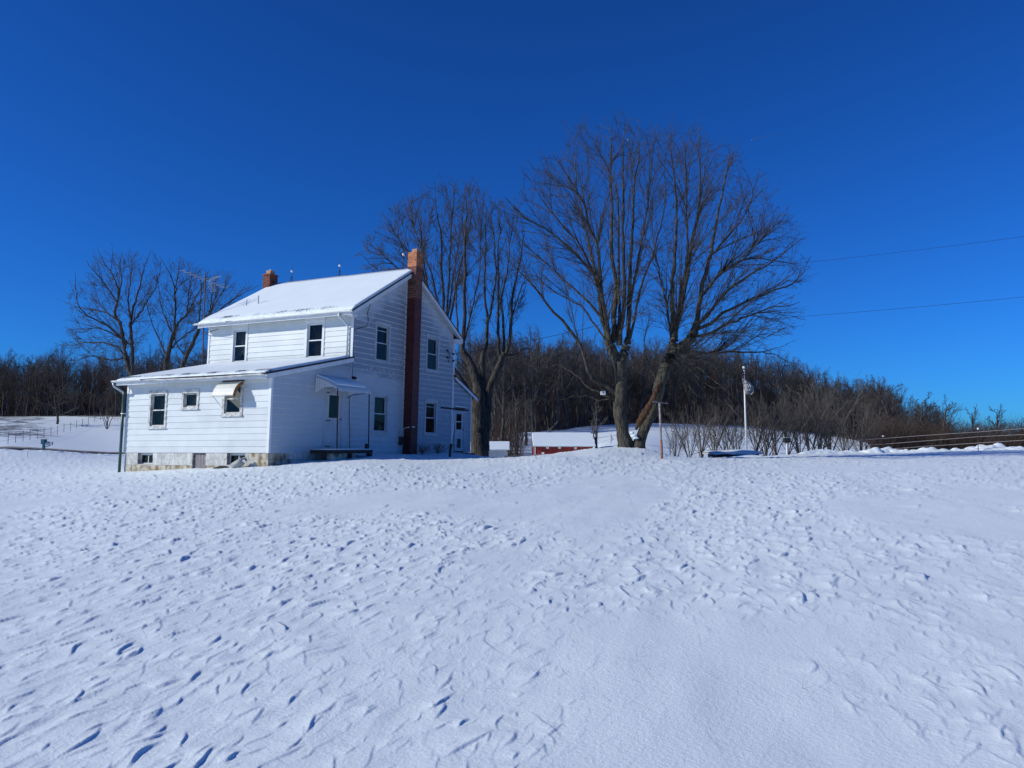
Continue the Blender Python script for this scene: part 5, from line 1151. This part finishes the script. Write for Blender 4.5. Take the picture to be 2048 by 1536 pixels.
thicket('undergrowth', 'tangle of stems behind the metal shed running up to the wood', 935, 1046, 420, 18, (1.2, 4.5), 45, M['wood_brown'], dfun=lambda u: np.full(len(u), 78.), r=.03)
thicket('undergrowth', 'brush heap between the metal shed and the red barn', 1012, 1068, 420, 8, (.5, 1.6), 44, M['wood_brown'], dfun=lambda u: np.full(len(u), 70.), r=.015)

# brush row right of the big tree: each bush a thing
BR = [(1352, 905, 845, 40), (1378, 908, 820, 41), (1402, 910, 812, 42), (1428, 910, 806, 43), (1452, 909, 818, 44), (1474, 908, 832, 45), (1513, 907, 800, 46), (1532, 907, 782, 47), (1552, 907, 806, 48),
      (1575, 907, 800, 49), (1598, 907, 792, 50), (1618, 907, 782, 51), (1640, 907, 776, 52), (1662, 907, 762, 53), (1690, 906, 800, 55), (1722, 905, 806, 57)]
BL_ = ['low tangled bush nearest the rusty clothes post', 'tangled bush left of the snow topped slab', 'tall twiggy bush just left of the slab', 'bush behind the left end of the slab', 'bush behind the middle of the slab', 'bush immediately left of the flagpole',
       'bush immediately right of the flagpole', 'tall leaning bush between flagpole and dark box on its post', 'bush left of the dark box on its post', 'bush behind the dark box on its post', 'bush at the start of the wire fence', 'tall upright bush over the first fence wires',
       'tall bush behind the left fence wires', 'tallest bush of the row by the fence', 'thin bush left of the white capped fence post', 'thin bush near the white capped fence post']
for i, (u, vb, vt, d) in enumerate(BR):
    b = px(u, vb, d); z = float(terrain(b.x, d)); hgt = zv(vt, d) - z
    gr = tree_arrays(300 + i, 1.0, levels=(7, 5, 3), trunk_r=.0075, twr=.0018, t0=.15, multi=8, lean=.08, ang1=(15, 42))
    gr = inst(gr, b.x, d, z - .05, hgt, i * 1.3, .9)
    o = tubes(gr, 'bush', M['brush']); tag(o, BL_[i], 'bush', 'bushes between the big tree and the fence')
for i, (u, vb, vt, d, lab) in enumerate(((214, 838, 775, 96, 'dark twiggy bush at the edge of the far field by the green down pipe'),)):
    b = px(u, vb, d); z = float(terrain(b.x, d)); hgt = zv(vt, d) - z
    gr = inst(tree_arrays(340 + i, 1.0, levels=(7, 5, 3), trunk_r=.006, twr=.0022, t0=.25, multi=6, lean=.05, ang1=(30, 80)), b.x, d, z - .05, hgt, i * 1.3, 1.0)
    tag(tubes(gr, 'bush', M['twig']), lab, 'bush')
for i, (bb, lab) in enumerate(((8.35, 'reddish dead shrub right of the chimney foot'), (9.6, 'reddish dead shrub under the right ground floor window'))):
    x, y, _ = FG(bb, .45, 0); z = gz(x, y)
    gr = inst(tree_arrays(350 + i, 1.0, levels=(5, 4, 2), trunk_r=.03, twr=.012, t0=.1, multi=7, lean=.14), x, y, z - .03, .42, i, 1.3)
    tag(tubes(gr, 'dead_shrub', M['rust']), lab, 'shrub')

rg = np.random.default_rng(77); xs = []; 
qs = rg.uniform(-.6, .6, 170); ds = 1 / rg.uniform(1 / 24, 1 / 5.0, 170); X_, Y_ = qs * ds, ds; Z_ = ground(X_, Y_); P = np.empty((170, 5, 3)); ln_ = rg.uniform(.03, .11, 170); lx, ly = rg.normal(size=170) * .6, rg.normal(size=170) * .6
for k in range(5): t = k / 4; P[:, k, 0] = X_ + lx * ln_ * t * t; P[:, k, 1] = Y_ + ly * ln_ * t * t; P[:, k, 2] = Z_ - .01 + ln_ * t
tag(tubes([(P, np.linspace(.0016, .0007, 5)[None, :] * np.ones((170, 1)), 3)], 'grass_stems', M['sand']), 'scattered dry grass tips poking through the snow crust', kind='stuff')
# ------------------------------------------------------------------ barn and metal shed
def shed(name, lab, uL, uR, v_eave, v_ridge, d, dz, wallm, zb, rib=0, cat='barn', horn=True):
    xl = px(uL, v_eave, d).x; xr = px(uR, v_eave, d).x; ze = zv(v_eave, d); zr = zv(v_ridge, d + dz)
    root = empty(name, ((xl + xr) / 2, d + dz, zb), lab, cat)
    b = MB(); b.box(xl, xr, d, d + .1, zb, ze); b.box(xl, xl + .1, d + .1, d + 2 * dz - .1, zb, ze); b.box(xr - .1, xr, d + .1, d + 2 * dz - .1, zb, ze); b.box(xl, xr, d + 2 * dz - .1, d + 2 * dz, zb, ze)
    for xx in (xl + .05, xr - .05): k = len(b.v); b.v += [(xx, d + .05, ze), (xx, d + 2 * dz - .05, ze), (xx, d + dz, zr - .1)]; b.f.append((k, k + 1, k + 2))
    b.build('wall', M[wallm], root)
    for s_, nm in ((0, 'roof'), (1, 'roof')):
        y0 = d - .25 if s_ == 0 else d + 2 * dz + .25; r = MB()
        r.hexa([(xl - .2, y0, ze - .02), (xr + .2, y0, ze - .02), (xr + .2, d + dz, zr), (xl - .2, d + dz, zr), (xl - .2, y0, ze + .04), (xr + .2, y0, ze + .04), (xr + .2, d + dz, zr + .06), (xl - .2, d + dz, zr + .06)])
        ro = r.build(nm, M['metal_sheet'], root); r = MB()
        r.hexa([(xl - .18, y0 + .03 * (1 - 2 * s_), ze + .045), (xr + .18, y0 + .03 * (1 - 2 * s_), ze + .045), (xr + .18, d + dz, zr + .065), (xl - .18, d + dz, zr + .065), (xl - .16, y0 + .05, ze + .15), (xr + .16, y0 + .05, ze + .15), (xr + .16, d + dz, zr + .17), (xl - .16, d + dz, zr + .17)])
        r.build('roof_snow', M['snow'], ro)
    if rib:
        n_ = int((xr - xl) / rib)
        for i in range(n_ + 1): xx = lerp(xl + .03, xr - .03, i / n_); MB().box(xx - .03, xx + .03, d - .035, d - .002, zb, ze - .03).build('rib', M[wallm], root)
    else:
        n_ = int((xr - xl) / .5)
        for i in range(n_): xx = lerp(xl, xr, i / n_); MB().box(xx + .01, xx + (xr - xl) / n_ - .01, d - .03, d - .002, zb, ze - .02).build('board', M[wallm], root)
        MB().box(xl - .06, xl + .0, d - .06, d + .02, zb, ze - .02).build('corner_board', M['trim'], root)
        for uu, vv_ in ((1086, 907), (1095, 895.5), (1119, 895.5), (1151, 896.5)):
            p_ = px(uu, vv_, d - .06); MB().box(p_.x - .1, p_.x + .1, d - .06, d - .032, p_.z - (.25 if vv_ > 900 else .08), p_.z + (.1 if vv_ > 900 else .08)).build('fitting', M['white_paint'], root)
    return root
shed('red_barn', 'low red barn with a snow covered roof down in the hollow', 1071, 1186, 893, 869, 62, 3.6, 'red', -3.0)
shed('metal_shed', 'grey ribbed metal shed with snowy roof behind the gnarled tree', 930, 1014, 900, 887, 60, 2.4, 'metal_sheet', -3.0, rib=.28, cat='shed')
p = [px(1010, 914, 50), px(1060, 911, 50), px(1120, 908, 49)]
e = empty('yard_fence', (p[0].x, p[0].y, p[0].z - .8), 'single pale rail fence in front of the red barn', 'fence')
MB().tube(p, .035, 5).build('rail', M['wood_grey'], e)
for q_ in (p[0], p[1], p[2]): MB().tube([q_ + Vector((0, 0, .1)), q_ - Vector((0, 0, 1.0))], .05, 6).build('post', M['wood_grey'], e)

# ------------------------------------------------------------------ clothes posts, flagpole, slab, box
b = px(1324, 921, 27.5); t_ = px(1319, 805, 27.5); zg = gz(b.x, b.y)
e = empty('clothes_post', (b.x, b.y, zg), 'rusty T shaped clothes post standing in front of the largest tree', 'clothes post', 'clothes posts')
MB().tube([Vector((b.x, b.y, zg - .1)), b.lerp(t_, .35)], .046, 10).build('post_base', M['rust'], e, True); MB().tube([b.lerp(t_, .35), t_], .036, 10).build('post', M['trim_pole'], e, True)
MB().tube([px(1306, 803, 27.3), px(1336, 807, 27.8)], .017, 6).build('crossbar', M['wood_grey'], e)
b = px(899, 917, 31.5); t_ = px(909, 822, 32.0); zg = gz(b.x, b.y)
e = empty('clothes_post', (b.x, b.y, zg), 'white T shaped clothes post leaning by the rear corner of the house', 'clothes post', 'clothes posts')
MB().tube([Vector((b.x, b.y, zg - .1)), b.lerp(t_, .3)], .05, 10).build('post_base', M['wood_dark'], e, True); MB().tube([b.lerp(t_, .3), t_], .036, 10).build('post', M['white_paint'], e, True)
MB().tube([px(882, 815, 31.6), px(937, 821, 32.4)], .036, 6).build('crossbar', M['iron'], e)
b = px(1493, 903, 42); t_ = px(1488, 740, 42)
e = empty('flagpole', (b.x, b.y, float(terrain(b.x, 42))), 'white flagpole standing behind the snow topped slab', 'flagpole')
MB().tube([Vector((b.x, b.y, float(terrain(b.x, 42)) - .1)), t_], [.055, .036], 10).build('pole', M['white_paint'], e, True)
MB().ball(px(1487.6, 735, 42), .075, 10, 7).build('finial', M['white_paint'], e, True)
def cloth(name, outline, d, m, lab, seed, marks=None, cat='flag'):
    # outline: rows of (uL, vL, uR, vR); folds give real relief
    root_v = []; f = []; n = 10
    for k, (ul, vl, ur, vr) in enumerate(outline):
        for j in range(n + 1):
            t = j / n; dd = d + .10 * math.sin(t * 7 + k * .8) * min(1, t * 3); root_v.append(tuple(px(lerp(ul, ur, t), lerp(vl, vr, t) + .6 * math.sin(t * 9), dd)))
    for k in range(len(outline) - 1):
        for j in range(n): a = k * (n + 1) + j; f.append((a, a + 1, a + n + 2, a + n + 1))
    o = link_mesh(name, root_v, f, m, None, True); md = o.modifiers.new('thickness', 'SOLIDIFY'); md.thickness = .01; tag(o, lab, cat); return o
fl = cloth('flag', [(1484.5, 757, 1486, 757), (1485, 762, 1498, 763), (1486, 769, 1504, 768), (1487.5, 777, 1508, 777), (1489, 783, 1507, 785), (1490, 788, 1503, 789)], 41.9, M['flag_grey'], 'faded grey flag with white marks hanging limp on the flagpole', 1)
for (u, v) in ((1492, 780), (1496, 780), (1499.5, 779.5)): MB().ball(px(u, v, 41.73), .030, 8, 5, (1, .3, 1)).build('printed_dot', M['flag_print'], fl)
for pth in (((1487, 765), (1490, 768), (1489, 772), (1494, 775)), ((1490, 762), (1494, 768), (1498, 774)), ((1495, 766), (1499, 768), (1501, 774))):
    MB().tube([px(u, v, 41.74) for u, v in pth], .016, 5).build('printed_stroke', M['flag_print'], fl)
cloth('pennant', [(1486.5, 742, 1488, 742), (1483, 752, 1488, 749), (1482.5, 757, 1488, 757)], 42.0, M['flag_dark'], 'small dark purple flag bunched above the grey flag', 2)
# slab
sx0, sx1 = px(1426, 905, 36).x, px(1524, 905, 36).x; zt = zv(904.5, 36)
e = empty('cistern_cover', ((sx0 + sx1) / 2, 36.8, zt - .3), 'concrete slab with a snow cap and a dark gap beneath, by the flagpole', 'slab')
MB().box(sx0, sx1, 36, 38, zt - .09, zt).build('slab', M['mortar'], e); MB().box(sx0 + .25, sx1 - .1, 36.2, 38, zt - .40, zt - .092).build('base', M['wood_dark'], e)
v = []; f = []; n1, n2 = 26, 8
for j in range(n2 + 1):
    for i in range(n1 + 1):
        s_, t = i / n1, j / n2; x = lerp(sx0 - .05, sx1 + .05, s_); y = lerp(35.94, 38.1, t); ed = min(1, s_ * 6, (1 - s_) * 6, t * 4, (1 - t) * 4)
        if j == 0: y, ed = 35.90, 0
        v.append((x, y, (zt - .085 - .02 * math.sin(s_ * 19) if j == 0 else zt + .004) + .09 * ed ** .5 * (.7 + .6 * math.exp(-((s_ - .62) / .22) ** 2))))
for j in range(n2):
    for i in range(n1): a = j * (n1 + 1) + i; f.append((a, a + 1, a + n1 + 2, a + n1 + 1))
link_mesh('snow_cap', v, f, M['snow'], e, True)
dm = MB(); L_ = sx1 - sx0
for j in range(7):
    for i in range(17):
        s_ = i / 16; t = j / 6; x = sx0 + L_ * (.42 + .66 * s_); y = lerp(35.0, 36.25, t); g0 = float(terrain(x, y)); dm.v.append((x, y, g0 - .03 + (zt - .10 - g0 + .05) * math.sin(min(1, t * 1.1) * 1.57) ** 1.3 * math.sin(math.pi * min(1, s_ * 1.15 + .03)) ** .5 if s_ < .84 else g0 - .03 + (zt - .14 - g0) * max(0, math.sin(t * 1.57)) * (1 - s_) / .16))
for j in range(6):
    for i in range(16): a = j * 17 + i; dm.f.append((a, a + 1, a + 18, a + 17))
dm.build('snow_drift', M['snow'], e, True)
b = px(1574, 908, 40); z = float(terrain(b.x, 40))
e = empty('nest_box', (b.x, 40, z), 'dark box on a thin white post in front of the bushes', 'nest box')
MB().tube([Vector((b.x, 40, z - .1)), px(1573.5, 886, 40)], .042, 8).build('post', M['white_paint'], e); c = px(1574, 880, 40)
MB().box(c.x - .14, c.x + .14, 39.87, 40.13, c.z - .13, c.z + .10).build('box', M['black'], e); MB().box(c.x - .17, c.x + .17, 39.83, 40.17, c.z + .10, c.z + .125).build('lid', M['galv'], e); MB().ball((c.x - .01, 39.87, c.z), .05, 8, 5, (1, .3, 1)).build('entrance_hole', M['iron'], e)

# ------------------------------------------------------------------ wire fence on the right
fence = empty('wire_fence', tuple(px(1766, 910, 46)), 'three strand white wire fence with capped steel posts on the right', 'fence')
POS = [(1696, 877, 909, 48, 0), (1722, 880, 909, 47.5, 0), (1732, 888, 909, 47.3, 0), (1766, 873, 911, 46.5, 1), (1956, 858, 901, 42.5, 1), (2160, 842, 900, 38.5, 1)]
for (u, vt, vb, d, cap) in POS:
    p0, p1 = px(u, vb, d), px(u, vt, d); zg = gz(p0.x, d)
    MB().tube([Vector((p0.x, d, zg - .2)), p1], .022 if cap else .03, 5).build('post', M['iron'], fence)
    if cap: MB().box(p1.x - .035, p1.x + .035, d - .035, d + .035, p1.z - .03, p1.z + .07).build('post_cap', M['white_paint'], fence)
WU = [1560, 1604, 1696, 1766, 1860, 1956, 2048, 2160]; WD = [52, 51, 48, 46.5, 44.5, 42.5, 40.6, 38.5]
for V_ in ([889, 887.5, 882, 877, 870, 864, 857, 848], [898, 897.5, 892, 888.5, 881, 873.5, 869, 861], [907, 906.5, 903, 899, 892, 886, 880.5, 873]):
    MB().tube([px(u, v, d) for u, v, d in zip(WU, V_, WD)], .0125, 5).build('wire', M['wood_grey'], fence)
MB().tube([px(1330, 900, 56), px(1410, 898, 55), px(1480, 893, 54), px(1560, 889, 52)], .018, 5).build('wire', M['trim'], fence)
for u, d in ((1340, 56), (1455, 54.4), (1545, 52.4)): p1 = px(u, 888, d); MB().tube([Vector((p1.x, d, float(terrain(p1.x, d)) - .2)), p1], .03, 5).build('post', M['iron'], fence)
# ploughed snow bank below the fence
def bank(name, lab, path, wd, ht, seed, rough=1.0):
    n = len(path); L = 420; us = np.linspace(0, n - 1, L); pts = np.array([[p_.x, p_.y] for p_ in path]); X = np.interp(us, range(n), pts[:, 0]); Y = np.interp(us, range(n), pts[:, 1]); Wn = 22; v = []
    tx = np.gradient(X); ty = np.gradient(Y); l_ = np.hypot(tx, ty); nx_, ny_ = -ty / l_, tx / l_; v = np.empty((L, Wn + 1, 3)); s = np.cumsum(l_)
    for j in range(Wn + 1):
        t = j / Wn * 2 - 1; x = X + nx_ * t * wd; y = Y + ny_ * t * wd; lump = fbm(s / .9, np.full(L, t * 1.4), seed, 4); pk = noise(s / .45, np.full(L, t * 3.), seed + 5)
        hgt = ht * (1 - t * t) * (.35 + rough * 1.6 * np.maximum(lump - .35, 0) + .5 * rough * pk ** 3)
        v[:, j] = np.stack([x, y, terrain(x, y) - .03 + hgt], 1)
    a = (np.arange(L - 1)[:, None] * (Wn + 1) + np.arange(Wn)[None]); f = np.stack([a, a + 1, a + Wn + 2, a + Wn + 1], -1).reshape(-1, 4)
    o = link_mesh(name, v.reshape(-1, 3), f.tolist(), M['snow'], None, True); tag(o, lab, kind='structure'); return o
bank('snow_bank', 'ridge of lumpy snow ploughed up along the right edge of the field', [px(u, 905, d) for u, d in ((1590, 41), (1700, 42), (1800, 43), (1900, 43.5), (2048, 43), (2300, 41))], .8, .27, 51, 1.2)
# ------------------------------------------------------------------ left: road, banks, mailbox, field fence
RU = [(-500, 58.5), (-200, 58.8), (0, 59.5), (100, 60.5), (200, 62), (300, 64), (450, 67)]
rp_ = [px(u, 900, d) for u, d in RU]; n = 60; us = np.linspace(0, len(RU) - 1, n); X = np.interp(us, range(len(RU)), [p_.x for p_ in rp_]); Y = np.interp(us, range(len(RU)), [p_.y for p_ in rp_])
def ribbon(name, o0, o1, dz, m, lab):
    v = [];
    for x, y in zip(X, Y):
        for k in range(5): yy = y + lerp(o0, o1, k / 4); v.append((x, yy, float(terrain(x, yy)) + dz))
    f = [(i * 5 + k, i * 5 + k + 1, (i + 1) * 5 + k + 1, (i + 1) * 5 + k) for i in range(n - 1) for k in range(4)]
    o = link_mesh(name, v, f, m, None, True); return tag(o, lab, kind='structure')
ribbon('road', -2.6, 1.7, .10, M['asphalt'], 'dark cleared road running behind the left of the house'); ribbon('road_verge', 1.72, 3.6, .09, M['sand'], 'sandy slush along the far side of the road')
bank('snow_bank', 'plough bank along the near side of the road on the left', [Vector((x, y - 3.6, 0)) for x, y in zip(X[::6], Y[::6])], .9, .20, 52, .9)
b = px(87, 901, 58.4); z = float(terrain(b.x, b.y)); e = empty('mailbox', (b.x, b.y, z), 'teal newspaper box with a grey mailbox on a dark post by the road', 'mailbox')
MB().box(b.x - .07, b.x + .07, b.y - .07, b.y + .07, z - .1, z + .55).build('post', M['teal'], e); MB().box(b.x - .11, b.x + .11, b.y - .2, b.y + .2, z + .55, z + .90).build('newspaper_box', M['teal'], e)
c = MB(); k = 7
for xx in (b.x + .12, b.x + .62):
    c.v += [(xx, b.y + .10 * math.cos(math.pi * j / 6), z + .62 + .11 * math.sin(math.pi * j / 6)) for j in range(7)] + [(xx, b.y - .10, z + .48), (xx, b.y + .10, z + .48)]
for j in range(9): c.f.append((j, (j + 1) % 9, 9 + (j + 1) % 9, 9 + j))
c.f += [tuple(range(9)), tuple(range(9, 18))[::-1]]; c.build('mailbox_body', M['galv'], e); MB().tube([(b.x, b.y, z + .3), (b.x + .5, b.y, z + .47)], .03, 5).build('arm', M['teal'], e)
b = px(55, 914, 50); z = gz(b.x, b.y); o = MB().tube([(b.x, b.y, z - .05), (b.x + .01, b.y, z + .38)], .014, 5).build('marker_stake', M['rust']); tag(o, 'thin orange marker stake in the snow left of the house', 'stake')
ff = empty('field_fence', tuple(px(120, 865, 78)), 'line of thin posts and wires climbing the far left field', 'fence')
FP = [(16, 884, 66), (31, 881, 68), (46, 878, 70), (60, 874.5, 72.5), (75, 870.5, 75), (88, 867, 78), (102, 862, 81), (115, 858, 84), (128, 854, 88), (141, 850, 91), (153, 847, 95), (165, 843.5, 98), (177, 840, 102), (189, 837.5, 105), (201, 836, 108), (213, 835, 111), (-2, 887, 64)]
FP.sort(); pts = []
for (u, v, d) in FP:
    p_ = px(u, v, d); z = float(terrain(p_.x, d)); MB().tube([(p_.x, d, z - .1), (p_.x, d, z + .95)], .028, 5).build('post', M['wood_grey'], ff); pts.append(Vector((p_.x, d, z)))
for hz in (.35, .75): MB().tube([p_ + Vector((0, 0, hz)) for p_ in pts], .006, 4).build('wire', M['iron'], ff)

# ------------------------------------------------------------------ overhead wires, contrail
def wire(name, lab, P, r, sag=0.0):
    A, B_ = P; pts = [A.lerp(B_, t / 24) - Vector((0, 0, sag * 4 * (t / 24) * (1 - t / 24))) for t in range(25)]
    o = MB().tube(pts, r, 5).build(name, M['black']); tag(o, lab, 'wire', 'overhead wires'); return o
ins = Vector(FG(11.38, .12, 4.25)); ins2 = Vector(FG(11.38, .12, 4.0))
wire('overhead_wire', 'upper thin wire crossing the sky at the right', (px(1540, 532, 38), px(2300, 438, 30)), .0065, .1)
wire('overhead_wire', 'lower thin wire crossing the sky at the right', (px(1500, 640, 38), px(2300, 567, 30)), .0065, .1)
wire('overhead_wire', 'thin wire from the gable corner across to the gnarled tree and beyond', (ins, px(1240, 640, 36)), .010, .1)
o = MB().tube([px(1503, 280, 2500), px(1530, 273, 2520), px(1562, 265, 2550)], [.9, .5, .1], 6).build('contrail', M['contrail']); tag(o, 'short faint white contrail high in the sky on the right', 'contrail')
